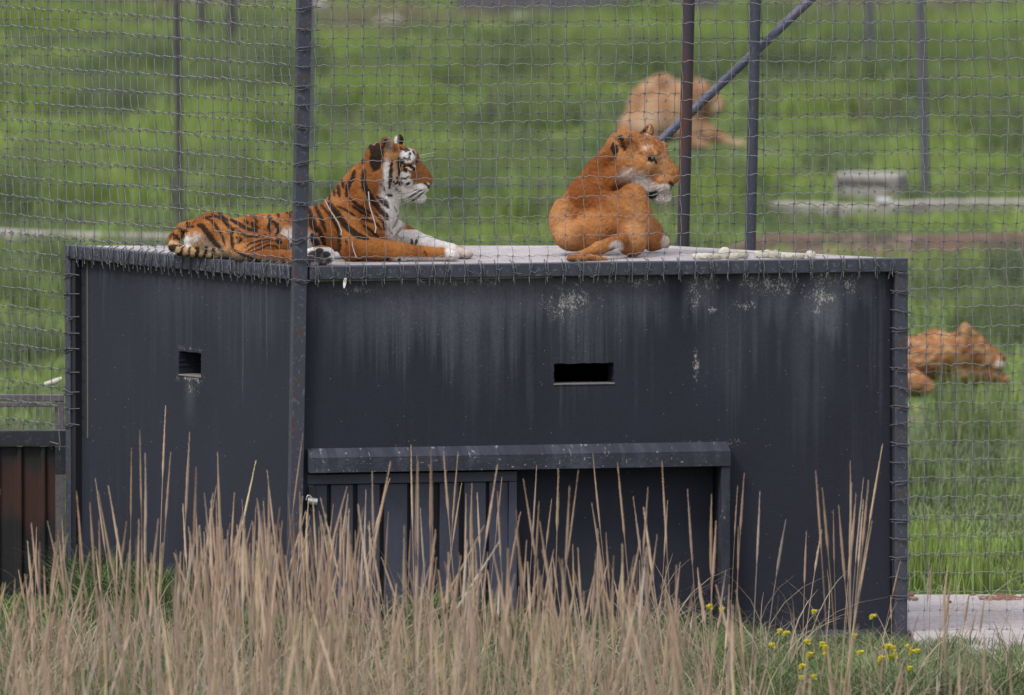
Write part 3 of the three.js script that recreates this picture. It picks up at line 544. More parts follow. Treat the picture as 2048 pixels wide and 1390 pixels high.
{
  // posts of the fences far out in the field
  const postMat = std({ color: lin(0.05, 0.042, 0.055), roughness: 0.7 }), postPale = std({ color: lin(0.088, 0.09, 0.112), roughness: 0.7 });
  [[352, -60, 361, 470, 13, postMat, 'slim dark purple fence post left of the corner post'], [402, -60, 405, 92, 14, postMat, 'short brown post at the top between two taller posts'], [463, -60, 466, 150, 17, postMat, 'brown field post nearest the tall corner post'], [1838, -60, 1852, 402, 18, postPale, 'grey post standing before the far kerb wall, right side'], [1738, -60, 1741, 150, 15, postPale, 'pale slim post above the concrete block in the field'], [1664, -60, 1666, 60, 12, postPale, 'faint short post at the top right of the diagonal brace'], [619, -60, 621, 372, 15, postPale, 'blue-grey post showing just right of the corner post']].forEach(([x0, y0, x1, y1, w, m, label]) => {
    const b = onField(x1, y1), r = w / 2 * (BACK - b.z) / FPX, t = at(x0, y0, b.z), o = thing('field_post', label, 'fence post', b);
    const mb = new MB(), pts = []; for (let k = 0; k <= 6; k++) pts.push(b.clone().setY(-0.1).lerp(t, k / 6));
    mb.tube(pts, r, 12); put('pole', mb.geo(), m, o);
  });
  const a = onField(46, 186), b2 = at(-30, 118, a.z), o = thing('fence_stay', 'dark slanting stay at the far left edge of the field', 'fence stay', a);
  const mb = new MB(); mb.tube([a, a.clone().lerp(b2, 0.5), b2], 0.045, 8); put('pole', mb.geo(), postMat, o);
  // strand wires of the field fence
  const z = onField(620, 440).z, w = thing('strand_fence', 'thin dark strand wires crossing the grass behind the two big cats', 'wire fence', V(at(360, 440, z).x, 0, z));
  [[362, 372], [372, 358], [388, 394], [408, 402], [428, 415], [440, 436]].forEach(([l, r]) => { const m = new MB(), pts = []; for (let k = 0; k <= 12; k++) pts.push(at(lerp(340, 1370, k / 12), lerp(l, r, k / 12) + Math.sin(k / 12 * Math.PI) * 4, z)); m.tube(pts, 0.008, 5); put('strand', m.geo(), wireDull, w); });
  [345, 620, 1180].forEach((x) => { const m = new MB(), p = at(x, 450, z); m.tube([p.clone().setY(-0.05), p.clone().setY(at(x, 352, z).y)], 0.022, 8); put('pole', m.geo(), postMat, w); });
}
{
  // rusty corrugated gate left of the den, and the frame behind the mesh above it
  const M = new THREE.Matrix4().makeRotationY(0.02).setPosition(at(140, 860, -2.75).setY(0)), y1 = at(60, 860, -2.75).y;
  const g = thing('sheet_gate', 'dark corrugated metal gate with rust stains left of the den', 'gate', onto(M, -0.6, 0, 0));
  put('top_rail', boxIn(M, -1.3, -0.015, y1 - 0.115, y1, -0.05, 0.05, 0.006), std({ map: steelTex, roughness: 0.55, metalness: 0.15, color: lin(0.42, 0.42, 0.42) }), g);
  put('hinge_plate', boxIn(M, -0.11, -0.01, y1 - 0.33, y1 - 0.125, 0.0, 0.045, 0.004), std({ map: steelTex, roughness: 0.6, color: lin(0.3, 0.3, 0.3) }), g);
  const s = [], W = 1.25, ribs = [];
  const sheet = (x) => { const q = ((x + 0.02) % 0.175 + 0.175) % 0.175; return 0.028 * smooth(0, 0.018, q) * (1 - smooth(0.042, 0.06, q)); };
  const pg = new THREE.PlaneGeometry(W, y1 - 0.12 + 0.15, 220, 30), p = pg.attributes.position;
  for (let i = 0; i < p.count; i++) { const x = p.getX(i); p.setXYZ(i, x - W / 2 - 0.11, p.getY(i) + (y1 - 0.12 - 0.15) / 2, sheet(x) + (noise(x * 5, p.getY(i) * 3) - 0.5) * 0.008); }
  pg.computeVertexNormals();
  { const uv = []; for (let i = 0; i < p.count; i++) uv.push(p.getX(i), p.getY(i)); pg.setAttribute('uv', new THREE.Float32BufferAttribute(uv, 2)); }
  pg.applyMatrix4(M);
  const gt = texture(512, 512, (u, v) => {
    const x = u * 1.5, y = v * 1.5, f = noise(x * 150, y * 90) * 0.5 + noise(x * 50, y * 25, 3) * 0.5, r = fbm(x * 5, y * 2.2, 5), e = Math.abs(y - 0.86 + (fbm(x * 9, 2, 3) - 0.5) * 0.35) / 0.26;
    let c = [0.009, 0.0085, 0.01].map((q) => q * (0.6 + 0.8 * f));
    c = mixc(c, [0.046, 0.014, 0.008], (1 - smooth(0.55, 1.1, e + (r - 0.5) * 0.9)) * (0.55 + 0.5 * f));
    return mixc(c, [0.03, 0.025, 0.02], smooth(0.7, 0.9, fbm(x * 16, y * 1.2, 8)) * 0.6);
  });
  gt.repeat.set(1 / 1.5, 1 / 1.5);
  put('corrugated_sheet', pg, std({ map: gt, roughness: 0.75, side: THREE.DoubleSide }), g);
  const d = -4.2, q = thing('rail_frame', 'weathered grey timber rail frame behind the mesh left of the den', 'rail frame', at(118, 900, d).setY(0));
  const wood = std({ map: texture(256, 256, (u, v) => { const n = tileNoise(u, v, 60, 97) * 0.5 + tileNoise(u, v, 7, 98) * 0.5; return mixc([0.08, 0.072, 0.08], [0.19, 0.17, 0.18], n); }), roughness: 0.9 });
  put('upper_rail', bar(at(-60, 795, d), at(128, 796, d), 0.05, 0.05, UP, 0.006), wood, q);
  put('lower_rail', bar(at(-60, 809, d + 0.02), at(108, 809, d + 0.02), 0.05, 0.035, UP, 0.006), wood, q);
  put('upright', bar(at(119, 800, d - 0.004).setY(0), at(119, 803, d - 0.004), 0.07, 0.05, V(0, 0, 1), 0.006), wood, q);
  const b = at(105, 765, d - 6), bg = new MB(); bg.tube([at(88, 769, d - 6), at(108, 764, d - 6), at(124, 757, d - 6)], (t) => 0.016 + 0.008 * Math.sin(t * 3), 8);
  const bo = thing('bone', 'pale bone-like stick lying in grass left of the den', 'bone', b); put('shaft', bg.geo(), std({ color: lin(0.5, 0.48, 0.42), roughness: 0.9 }), bo);
}
// ------------------------------------------------------------------ grass
function clumpGeo(n, h, spread, wide, bend, segs = 3) {
  const pos = [], idx = [], nor = [];
  for (let b = 0; b < n; b++) {
    const a = rr(0, 6.283), r = spread * Math.sqrt(rnd()), x0 = Math.cos(a) * r, z0 = Math.sin(a) * r, H = h * rr(0.55, 1.1), dir = rr(0, 6.283), cv = H * bend * rr(0.3, 1.3), w = wide * rr(0.7, 1.3), face = dir + Math.PI / 2 + rr(-0.7, 0.7);
    const base = pos.length / 3;
    for (let s = 0; s <= segs; s++) {
      const t = s / segs, k = cv * t * t, y = H * (t - bend * 0.35 * t * t * t), ww = s === segs ? 0.0004 : w * (1 - t * t * 0.8);
      const x = x0 + Math.cos(dir) * k, z = z0 + Math.sin(dir) * k;
      pos.push(x - Math.cos(face) * ww, y, z - Math.sin(face) * ww, x + Math.cos(face) * ww, y, z + Math.sin(face) * ww);
      nor.push(-Math.sin(face), 0.6, Math.cos(face), -Math.sin(face), 0.6, Math.cos(face));
      if (s) { const q = base + s * 2; idx.push(q - 2, q - 1, q + 1, q - 2, q + 1, q); }
    }
  }
  const g = new THREE.BufferGeometry();
  g.setAttribute('position', new THREE.Float32BufferAttribute(pos, 3)); g.setAttribute('normal', new THREE.Float32BufferAttribute(nor, 3));
  g.setAttribute('uv', new THREE.Float32BufferAttribute(new Float32Array(pos.length / 3 * 2), 2)); g.setIndex(idx);
  g.computeVertexNormals();
  return g;
}
const bladeMat = new THREE.MeshPhysicalMaterial({ color: lin(1, 1, 1), roughness: 0.85, side: THREE.DoubleSide, transmission: 0.25, thickness: 0 });
function scatter(name, label, geo, mat, list) {                 // list of [x, y, z, turn, sx, sy, color, leanX, leanZ]
  const m = new THREE.InstancedMesh(geo, mat, list.length), o = new THREE.Object3D(), c = new THREE.Color();
  list.forEach(([x, y, z, t, sx, sy, col, lx = 0, lz = 0], i) => {
    o.position.set(x, y, z); o.rotation.set(lx, t, lz, 'XZY'); o.scale.set(sx, sy, sx); o.updateMatrix();
    m.setMatrixAt(i, o.matrix); m.setColorAt(i, c.setRGB(...col));
  });
  m.name = numbered(name); m.castShadow = m.receiveShadow = true; m.userData = { kind: 'stuff', label, category: 'grass' };
  scene.add(m);
}
const halfW = (d) => d * 1024 / FPX + 0.5;
const G_BRIGHT = [0.24, 0.335, 0.072], G_MID = [0.135, 0.195, 0.066], G_PALE = [0.23, 0.20, 0.12], G_GREY = [0.12, 0.15, 0.085];
{
  const lionA = onField(1360, 298), lionB = onField(1880, 786), CALM = [[lionA.x, lionA.z + 2.4, 1.25, 4.6], [lionB.x, lionB.z + 2.2, 1.5, 4.2]];
  const short = clumpGeo(26, 0.14, 0.17, 0.0055, 0.5), tall = clumpGeo(30, 0.30, 0.17, 0.0075, 0.22), A = [], B = [];
  for (let z = -2.9; z > -114; ) {
    const d = BACK - z, hw = halfW(d) + 1.3, step = 0.17;
    z -= step;
    for (let x = -hw; x < hw; x += 0.21) {
      const X = x + rr(-0.12, 0.12), Z = z + rr(-0.1, 0.1), k = darkness(X, Z), p = paleness(X, Z);
      if (Z > -4.45 && X > 1.3 && X < 7.2) continue;                                    // the slab
      if (X > BL.x - 0.2 && X < FR.x && Z > -2.8) continue;                            // the den
      const so = onGround(1330, 522).z; if (Z < so + 0.3 && Z > so - 1.3 && X > 1.8 && rnd() < 0.8) continue;
      if (CALM.some(([cx, cz, rx, rz]) => Math.hypot((X - cx) / rx, (Z - cz) / rz) < 1) && rnd() < 0.86) continue;   // trodden round the lions
      const v = fbm(X * 0.8, Z * 0.35, 3, 3), f = rnd();
      let c = mixc(G_MID, G_BRIGHT, smooth(0.34, 0.62, v));
      c = mixc(c, G_GREY, smooth(0.52, 0.75, fbm(X * 0.6, Z * 0.3, 12, 3)) * 0.7);
      c = mixc(c, G_PALE, p * 0.7 + (f > 0.97 ? 0.6 : 0));
      const g = 0.75 + 0.5 * rnd(); if (k > 0.3 && rnd() < 0.8) B.push([X + rr(-0.1, 0.1), lift(X, Z) - 0.01, Z - 0.08, rr(0, 6.28), rr(0.9, 1.3), rr(1.1, 1.8), c.map((q) => q * (1.5 - g * 0.5))]);
      (rnd() < 0.2 + 0.8 * k ? B : A).push([X, lift(X, Z) - 0.01, Z, rr(0, 6.28), rr(0.8, 1.25), rr(0.7, 1.25) * (0.8 + 1.2 * k) * (p > 0.3 ? 0.7 : 1), c.map((q) => q * g)]);
    }
  }
  scatter('field_grass', 'short bright green grass covering the field behind the den', short, bladeMat, A);
  scatter('field_grass', 'taller darker grass tussocks growing in bands across the field', tall, bladeMat, B);
}
{
  // lush grass in front of the den
  const fine = clumpGeo(34, 0.36, 0.11, 0.0036, 0.5, 4), tuft = clumpGeo(30, 0.62, 0.10, 0.0044, 0.7, 5), A = [], B = [];
  const top = (px) => (px > 1795 ? 1288 : px > 1500 ? 1284 : px > 1350 ? 1222 : 1180) + 26 * noise(px / 40, 7) + (rnd() < 0.12 ? -rr(0, 50) : rr(-10, 70));
  const add = (L, x, z, s, sy, dry, full) => { const d = BACK - z, px = 1024 + x * FPX / d; if (!full) sy = Math.min(sy, (EYE - (top(px) + 1300) * d / FPX - low(x, z)) / 0.36); if (sy < 0.12) return; const c = mixc(mixc([0.065, 0.11, 0.028], [0.19, 0.255, 0.07], rnd()), [0.26, 0.23, 0.13], dry), tone = rr(0.45, 1.25); for (let q = 0; q < 3; q++) c[q] *= tone; L.push([x, low(x, z), z, rr(0, 6.28), s, sy, c, rr(-0.12, 0.12), rr(-0.12, 0.12)]); };
  for (let i = 0; i < 6000; i++) {
    const z = 0.15 + 15 * Math.pow(rnd(), 1.2), d = BACK - z, x = rr(-1, 1) * halfW(d), px = 1024 + x * FPX / d, right = smooth(1380, 1600, px);
    const wall = (px > 590 ? -(px - 600) / 1215 * 1.02 : -2.62 * (600 - px) / 460);
    if (z < wall + 0.2) continue;
    add(A, x, z, rr(0.8, 1.3), rr(0.45, 0.95) * (1 + 0.15 * right), rnd() < 0.17 ? 0.6 : 0.06);
  }
  for (let i = 0; i < 2200; i++) {                               // right-hand strip before slab and fence
    const px = rr(1380, 2100), d = rr(106.2, 109.5), z = BACK - d, x = (px - 1024) * d / FPX;
    if (z < -(px - 600) / 1215 * 1.02 + 0.12) continue;
    add(A, x, z, rr(0.8, 1.25), rr(0.4, 0.8), rnd() < 0.15 ? 0.5 : 0);
  }
  for (let i = 0; i < 900; i++) {                                // left of the den, before the gate
    const px = rr(-60, 600), x = (px - 1024) * 110 / FPX, w = -2.62 * (600 - Math.max(px, 140)) / 460, z = w + 0.15 + rnd() * 1.6;
    add(A, x, z, rr(0.8, 1.3), rr(0.5, 1.1), 0);
  }
  for (const [px, n, sp, h] of [[190, 26, 60, 1.05], [330, 24, 60, 1.0], [270, 18, 60, 0.9], [390, 12, 40, 0.85], [480, 10, 50, 0.6], [900, 26, 60, 0.72], [870, 14, 30, 0.8], [960, 12, 60, 0.6], [1060, 14, 60, 0.5], [1200, 16, 90, 0.5], [1380, 12, 60, 0.55], [560, 8, 60, 0.5], [720, 12, 80, 0.45]])
    for (let i = 0; i < n; i++) {
      const q = px + rr(-sp, sp), wall = q > 590 ? -(q - 600) / 1215 * 1.02 : -2.62 * (600 - Math.max(q, 140)) / 460, z = (q > 1800 ? 0.2 + rnd() * 1.6 : wall + 0.12 + rnd() * 0.5);
      add(B, (q - 1024) * (BACK - z) / FPX, z, rr(0.8, 1.2), h * rr(0.7, 1.05), 0, true);
    }
  for (const [px, n, sp, py] of [[1840, 70, 60, 1296], [1935, 60, 60, 1300], [1940, 50, 70, 1290], [2030, 50, 60, 1272], [1760, 40, 60, 1282], [1650, 36, 80, 1284], [1540, 30, 70, 1278], [1450, 24, 50, 1240]])
    for (let i = 0; i < n; i++) { const q = px + rr(-sp, sp), d = rr(103, 107.6), h = EYE - (py + rr(-6, 60) + 1300) * d / FPX; if (h > 0.12) add(B, (q - 1024) * d / FPX, BACK - d, rr(0.8, 1.2), h / 0.5, 0, true); }
  for (let i = 0; i < 110; i++) { const q = rr(1440, 1812), z = -(q - 600) / 1215 * 1.02 + rr(0.12, 0.5), d = BACK - z, h = EYE - (rr(1240, 1300) + 1300) * d / FPX; if (h > 0.05) add(B, (q - 1024) * d / FPX, z, rr(0.7, 1.1), h / 0.5, rnd() < 0.2 ? 0.5 : 0, true); }
  scatter('meadow_grass', 'green grass growing thickly in front of the den', fine, bladeMat, A);
  scatter('meadow_grass', 'lush arching green grass tufts against the den wall', tuft, bladeMat, B);
}
{
  // dry seed-head grass
  const stalk = (seed) => {
    const mb = new MB(), n = 40, bend = rr(-0.09, 0.09), b2 = rr(-0.06, 0.06), pts = [], from = rr(0.62, 0.76);
    for (let k = 0; k <= n; k++) { const t = k / n; pts.push(V(bend * t * t, t, b2 * t * t)); }
    mb.tube(pts, (t) => (t < from ? 0.0036 - 0.0014 * t : 0.0082 * smooth(from, from + 0.04, t) * (1 - smooth(0.8, 1.0, t) * 0.85) * (0.7 + 0.5 * noise(t * 110, seed * 5)) + 0.0014), 6);
    for (let k = 0; k < 54; k++) {                                // bristles
      const t = lerp(from + 0.02, 0.985, rnd()), a = rr(0, 6.28), r = 0.010 * (1 - smooth(0.8, 1, t) * 0.6) + 0.004, c = V(bend * t * t, t, b2 * t * t), e = c.clone().add(V(Math.cos(a) * r, 0.016, Math.sin(a) * r));
      mb.tube([c, e], (q) => 0.0024 * (1 - q * 0.8), 3, false);
    }
    return mb.geo();
  };
  const mats = std({ color: lin(1, 1, 1), roughness: 0.9 }), G = [0, 1, 2, 3, 4, 5, 6].map((i) => stalk(i + 1)), L = G.map(() => []);
  let nth = 0;
  const DRY = [0.50, 0.35, 0.25], DRY2 = [0.62, 0.475, 0.34], DRY3 = [0.30, 0.19, 0.14];
  const place = (px, py, d, lean, lean2) => {
    const h = EYE - (py + 1300) * d / FPX;
    if (h < 0.35 || h > 2.7) return;
    const z = BACK - d, dx = Math.tan(lean) * h, x = (px - 1024) * d / FPX - dx, c = mixc(mixc(DRY, rnd() < 0.25 ? [0.56, 0.46, 0.27] : rnd() < 0.3 ? [0.42, 0.37, 0.33] : DRY2, rnd()), DRY3, rnd() * 0.8), tone = rr(0.6, 1.18); for (let q = 0; q < 3; q++) c[q] *= tone;
    L[nth++ % 7].push([x, 0, z, rr(0, 6.28), rr(0.55, 1.05), h / Math.cos(lean), c, lean2, -lean]);
  };
  const tall = [[322, 812, .02], [277, 860, -.02], [372, 862, .03], [192, 955, -.12], [222, 968, -.14], [420, 902, -.08], [258, 895, 0], [298, 905, .02], [332, 902, .05], [602, 866, .12], [508, 922, .2], [535, 940, -.1], [553, 960, .05], [400, 935, .06], [487, 1000, -.05], [460, 985, .03], [578, 985, -.06], [610, 1000, .04], [648, 995, -.2], [674, 972, .18], [702, 990, .16], [735, 940, -.05], [770, 955, .24], [790, 925, .22], [818, 890, -.03], [828, 922, -.02], [838, 905, .03], [866, 930, .02], [873, 899, .02], [883, 904, -.09], [908, 902, .05], [912, 965, .1], [932, 968, -.03], [946, 990, .07], [954, 985, -.05], [984, 930, .12], [1003, 956, .1], [992, 985, -.06], [1024, 1024, .1], [1057, 958, -.12], [1085, 930, .1], [1078, 1000, .05], [1128, 935, .06], [1105, 1000, .12], [1150, 975, .08], [1180, 908, -.12], [1166, 940, .15], [1198, 1005, -.1], [1240, 925, -.08], [1262, 995, -.15], [1305, 975, .1], [1320, 925, -.07], [1340, 1003, .08], [1378, 980, -.06], [1404, 990, -.07], [1444, 1045, .1], [1468, 970, .02], [1480, 946, .03], [1484, 1055, .04], [1526, 985, .06], [1560, 1040, .1], [1612, 1063, .02], [1640, 940, -.05], [1634, 1060, .1], [1655, 972, -.06], [1664, 1020, -.04], [1690, 965, -.03], [1710, 922, .02], [1717, 955, .05], [1730, 1000, .08], [1722, 985, .1], [1748, 960, .12], [1760, 888, .14], [1742, 1040, .15], [1702, 1010, .05], [1675, 1010, -.1], [1800, 1120, .2], [1778, 1195, -.08], [1855, 1122, .02], [1862, 1128, .01], [1884, 1130, .03], [1898, 1160, .08], [1905, 1155, .1], [1936, 1190, .12], [1972, 1190, .12], [1955, 1225, .25], [50, 1050, -.14], [8, 980, .2], [98, 1042, -.2], [52, 1080, -.1], [128, 1068, .2], [45, 1140, -.1], [75, 1120, .2], [115, 1075, -.1], [150, 1090, .15], [1010, 1090, .6], [985, 1062, .55], [790, 1150, -.5], [730, 1150, -.4]];
  for (const [px, py, lean] of tall) place(px, py, rr(100.5, 106.5), lean, rr(-0.06, 0.06));
  const mass = (px) => 1015 + 90 * noise(px / 130, 3) + 70 * smooth(240, 0, px) + 60 * smooth(1250, 1420, px) + 120 * smooth(1440, 1560, px) + 60 * smooth(1780, 1860, px);
  for (let i = 0; i < 210; i++) { const px = i % 2 ? rr(380, 740) : rr(60, 1340); place(px, 960 + 150 * Math.sqrt(rnd()) + 40 * smooth(700, 900, px), rr(98, 106.5), (rnd() + rnd() - 1) * 0.2, (rnd() - 0.5) * 0.15); }
  for (let i = 0; i < 1650; i++) {
    const px = rr(-40, 2090), m = mass(px), right = smooth(1400, 1600, px);
    if (rnd() < right * 0.55) continue;
    const py = m + 370 * Math.pow(rnd(), 0.8) - (rnd() < 0.13 ? 90 * rnd() : 0);
    if (py > m + 170 && rnd() < 0.66) continue;
    place(px, py, py > m + 120 ? rr(89, 104) : rr(94, 107.5), (rnd() + rnd() + rnd() - 1.5) * 0.28, (rnd() - 0.5) * 0.2);
  }
  G.forEach((g, i) => scatter('dry_grass', ['tall dry tan seed-head grass standing before the den', 'dry grass stalks with bristly tan heads', 'brownish dry grass stalks swaying among the others', 'thin straw-coloured grass stalks', 'pinkish dry grass stalks with long heads', 'bent dry grass stalks leaning sideways', 'fine brown seed-head grass stalks'][i] + (i ? ' mixed through the tall dry stand' : ''), g, mats, L[i]));
  // withered leaf blades low in the stand
  const straw = clumpGeo(12, 0.75, 0.12, 0.0028, 0.7, 5), S = [];
  for (let i = 0; i < 380; i++) { const d = rr(95, 108), px = rr(-40, 2090); if (rnd() < 0.6 * smooth(1400, 1700, px)) continue; S.push([(px - 1024) * d / FPX, 0, BACK - d, rr(0, 6.28), rr(0.8, 1.5), rr(0.6, 1.2), mixc([0.42, 0.33, 0.24], [0.3, 0.24, 0.16], rnd()), rr(-0.3, 0.3), rr(-0.3, 0.3)]); }
  scatter('dry_grass', 'thin withered straw blades tangled low among the stalks', straw, bladeMat, S);
}
{
  // yellow mustard-like flowers
  const stemM = std({ color: lin(0.09, 0.16, 0.04), roughness: 0.8 }), petM = new THREE.MeshPhysicalMaterial({ color: lin(0.74, 0.66, 0.045), roughness: 0.7, side: THREE.DoubleSide, transmission: 0.2, thickness: 0 });
  const head = () => { const ps = []; for (let k = 0; k < 13; k++) { const a = rr(0, 6.28), r = 0.02 * Math.sqrt(rnd()), c = V(Math.cos(a) * r, rr(-0.012, 0.014), Math.sin(a) * r); for (let j = 0; j < 4; j++) { const g = new THREE.CircleGeometry(0.0075, 6); g.scale(0.8, 1.15, 1); g.translate(0, 0.008, 0); g.rotateX(-rr(0.5, 1.2)); g.rotateY(j * 1.57 + k); g.translate(c.x, c.y, c.z); ps.push(g); } } return mergeGeometries(ps); };
  const variants = [head(), head(), head()];
  const P = [[1427, 1218, 2, 'yellow flower plant nearest the hatch corner of the den'], [1632, 1228, 1, 'single yellow bloom high against the dark wall, left of the tall stalk clump'], [1748, 1238, 1, 'single yellow bloom low beside the right end of the den'], [1630, 1290, 5, 'broad yellow flower plant below the tall stalk clump, largest of all'], [1703, 1278, 2, 'yellow blooms directly below the tallest right-hand stalks'], [1796, 1297, 3, 'yellow flowers at the foot of the right steel post'], [1830, 1298, 3, 'yellow flowers just before the edge of the pale slab'], [1555, 1266, 2, 'small yellow bloom pair left of the broad flower plant'], [1612, 1338, 3, 'yellow blooms low in front of the broad flower plant'], [1808, 1316, 2, 'yellow flower sprig low before the post, over the dry stems'], [1665, 1300, 2, 'sparse yellow sprig between the two larger flower plants'], [1770, 1322, 2, 'drooping yellow sprig deepest in the right-hand grass'], [1545, 1298, 1, 'lone tiny yellow bloom lowest on the left of the flowers']];
  P.forEach(([px, py, n, label], i) => {
    const d = 101.6 + (i % 4) * 0.5, h = EYE - (py + 1300) * d / FPX, x = (px - 1024) * d / FPX, t = thing('yellow_flower', label, 'flower', V(x, 0, BACK - d), 'yellow flowers in the grass by the den');
    for (let k = 0; k < n; k++) {
      const ox = n > 1 ? rr(-0.075, 0.075) : 0, oy = k ? -rr(0, 0.12) : 0, oz = rr(-0.06, 0.06), top = V(x + ox, h + oy, BACK - d + oz), m = new MB();
      m.tube([V(x, 0, BACK - d), V(x + ox * 0.4, (h + oy) * 0.5, BACK - d + oz * 0.3), top], 0.003, 5); put('stem', m.geo(), stemM, t);
      const g = variants[(i + k) % 3].clone(); g.scale(1.1, 1.1, 1.1); g.translate(top.x, top.y, top.z); put('bloom', g, petM, t);
    }
  });
}
// ------------------------------------------------------------------ bodies: one smooth surface round a posed skeleton
const PXM = 1 / 275;
// primitives: {a, b, ra, rb, k} tapered capsule or {c, r:[x,y,z], rot, k} ellipsoid; sub: true carves
function field(prims) {
  for (const p of prims) {
    if (p.rot) p.inv = new THREE.Matrix4().makeRotationFromEuler(new THREE.Euler(...p.rot)).transpose().elements;
    if (p.b) { p.d = V(0, 0, 0).subVectors(p.b, p.a); p.dd = Math.max(1e-9, p.d.lengthSq()); }
  }
  const dist = (p, x, y, z) => {
    if (p.b) {
      const ax = x - p.a.x, ay = y - p.a.y, az = z - p.a.z, h = clamp((ax * p.d.x + ay * p.d.y + az * p.d.z) / p.dd);
      const qx = ax - p.d.x * h, qy = ay - p.d.y * h, qz = az - p.d.z * h;
      return Math.sqrt(qx * qx + qy * qy + qz * qz) - (p.ra + (p.rb - p.ra) * h);
    }
    let qx = x - p.c.x, qy = y - p.c.y, qz = z - p.c.z;
    if (p.inv) { const m = p.inv; [qx, qy, qz] = [m[0] * qx + m[4] * qy + m[8] * qz, m[1] * qx + m[5] * qy + m[9] * qz, m[2] * qx + m[6] * qy + m[10] * qz]; }
    const a = qx / p.r[0], b = qy / p.r[1], c = qz / p.r[2], k0 = Math.sqrt(a * a + b * b + c * c);
    if (k0 < 1e-6) return -Math.min(...p.r);
    const e = a / p.r[0], f = b / p.r[1], g = c / p.r[2];
    return k0 * (k0 - 1) / Math.sqrt(e * e + f * f + g * g);
  };
  return (list) => (x, y, z) => {
    let d = 1e3;
    for (const p of list) {
      const q = dist(p, x, y, z), k = p.k;
      if (p.sub) { const h = clamp(0.5 - 0.5 * (d + q) / k); d = lerp(d, -q, h) + k * h * (1 - h); }
      else { const h = clamp(0.5 + 0.5 * (d - q) / k); d = lerp(d, q, h) - k * h * (1 - h); }
    }
    return d;
  };
}
// surface nets over the box that holds the primitives
function mesh(prims, cell, extra) {
  const make = field(prims), all = make(prims), lo = V(1e9, 1e9, 1e9), hi = V(-1e9, -1e9, -1e9);
  for (const p of prims) if (!p.sub) for (const [c, r] of p.b ? [[p.a, p.ra], [p.b, p.rb]] : [[p.c, Math.max(...p.r)]]) { lo.min(c.clone().addScalar(-r - 0.03)); hi.max(c.clone().addScalar(r + 0.03)); }
  const nx = Math.ceil((hi.x - lo.x) / cell) + 1, ny = Math.ceil((hi.y - lo.y) / cell) + 1, nz = Math.ceil((hi.z - lo.z) / cell) + 1, F = new Float32Array(nx * ny * nz).fill(1);
  const id = (i, j, k) => i + nx * (j + ny * k), B = 8, half = cell * B * 0.87;
  const alone = prims.map((p) => make([p]));
  for (let k0 = 0; k0 < nz; k0 += B) for (let j0 = 0; j0 < ny; j0 += B) for (let i0 = 0; i0 < nx; i0 += B) {
    const cx = lo.x + (i0 + B / 2) * cell, cy = lo.y + (j0 + B / 2) * cell, cz = lo.z + (k0 + B / 2) * cell;
    const near = prims.filter((p, q) => { const d = alone[q](cx, cy, cz); return (p.sub ? d : d) < half + 0.09; });
    const far = !near.some((p) => !p.sub), f = far ? null : make(near);
    for (let k = k0; k < Math.min(nz, k0 + B); k++) for (let j = j0; j < Math.min(ny, j0 + B); j++) for (let i = i0; i < Math.min(nx, i0 + B); i++) {
      const x = lo.x + i * cell, y = lo.y + j * cell, z = lo.z + k * cell;
      F[id(i, j, k)] = f ? f(x, y, z) + (extra ? extra(x, y, z) : 0) : 1;
    }
  }
  const pos = [], nor = [], idx = [], vert = new Int32Array(nx * ny * nz).fill(-1), e = cell * 0.6;
  for (let k = 0; k < nz - 1; k++) for (let j = 0; j < ny - 1; j++) for (let i = 0; i < nx - 1; i++) {
    let n = 0, sx = 0, sy = 0, sz = 0; const v = [];
    for (let q = 0; q < 8; q++) v.push(F[id(i + (q & 1), j + ((q >> 1) & 1), k + (q >> 2))]);
    const ins = v.reduce((s, q) => s + (q < 0), 0);
    if (ins === 0 || ins === 8) continue;
    for (const [p, q] of EDGES) if ((v[p] < 0) !== (v[q] < 0)) { const t = v[p] / (v[p] - v[q]); sx += lerp(p & 1, q & 1, t); sy += lerp((p >> 1) & 1, (q >> 1) & 1, t); sz += lerp(p >> 2, q >> 2, t); n++; }
    vert[id(i, j, k)] = pos.length / 3;
    pos.push(lo.x + (i + sx / n) * cell, lo.y + (j + sy / n) * cell, lo.z + (k + sz / n) * cell);
    // gradient of the sampled field (trilinear)
    const tx = sx / n, ty = sy / n, tz = sz / n, L = (a, b, c, d, p, q) => lerp(lerp(a, b, p), lerp(c, d, p), q);
    const g = V(L(v[1] - v[0], v[3] - v[2], v[5] - v[4], v[7] - v[6], ty, tz), L(v[2] - v[0], v[3] - v[1], v[6] - v[4], v[7] - v[5], tx, tz), L(v[4] - v[0], v[5] - v[1], v[6] - v[2], v[7] - v[3], tx, ty)).normalize();
    nor.push(g.x, g.y, g.z);
  }
  for (let k = 1; k < nz - 1; k++) for (let j = 1; j < ny - 1; j++) for (let i = 1; i < nx - 1; i++) {
    const a = F[id(i, j, k)] < 0;
    const quad = (b, p, q, r, s) => { if (a !== b && p >= 0 && q >= 0 && r >= 0 && s >= 0) a ? idx.push(p, q, r, p, r, s) : idx.push(p, r, q, p, s, r); };
    quad(F[id(i + 1, j, k)] < 0, vert[id(i, j - 1, k - 1)], vert[id(i, j, k - 1)], vert[id(i, j, k)], vert[id(i, j - 1, k)]);
    quad(F[id(i, j + 1, k)] < 0, vert[id(i - 1, j, k - 1)], vert[id(i - 1, j, k)], vert[id(i, j, k)], vert[id(i, j, k - 1)]);
    quad(F[id(i, j, k + 1)] < 0, vert[id(i - 1, j - 1, k)], vert[id(i, j - 1, k)], vert[id(i, j, k)], vert[id(i - 1, j, k)]);
  }
  const g = new THREE.BufferGeometry();
  g.setAttribute('position', new THREE.Float32BufferAttribute(pos, 3)); g.setAttribute('normal', new THREE.Float32BufferAttribute(nor, 3)); g.setIndex(idx);
  return g;
}
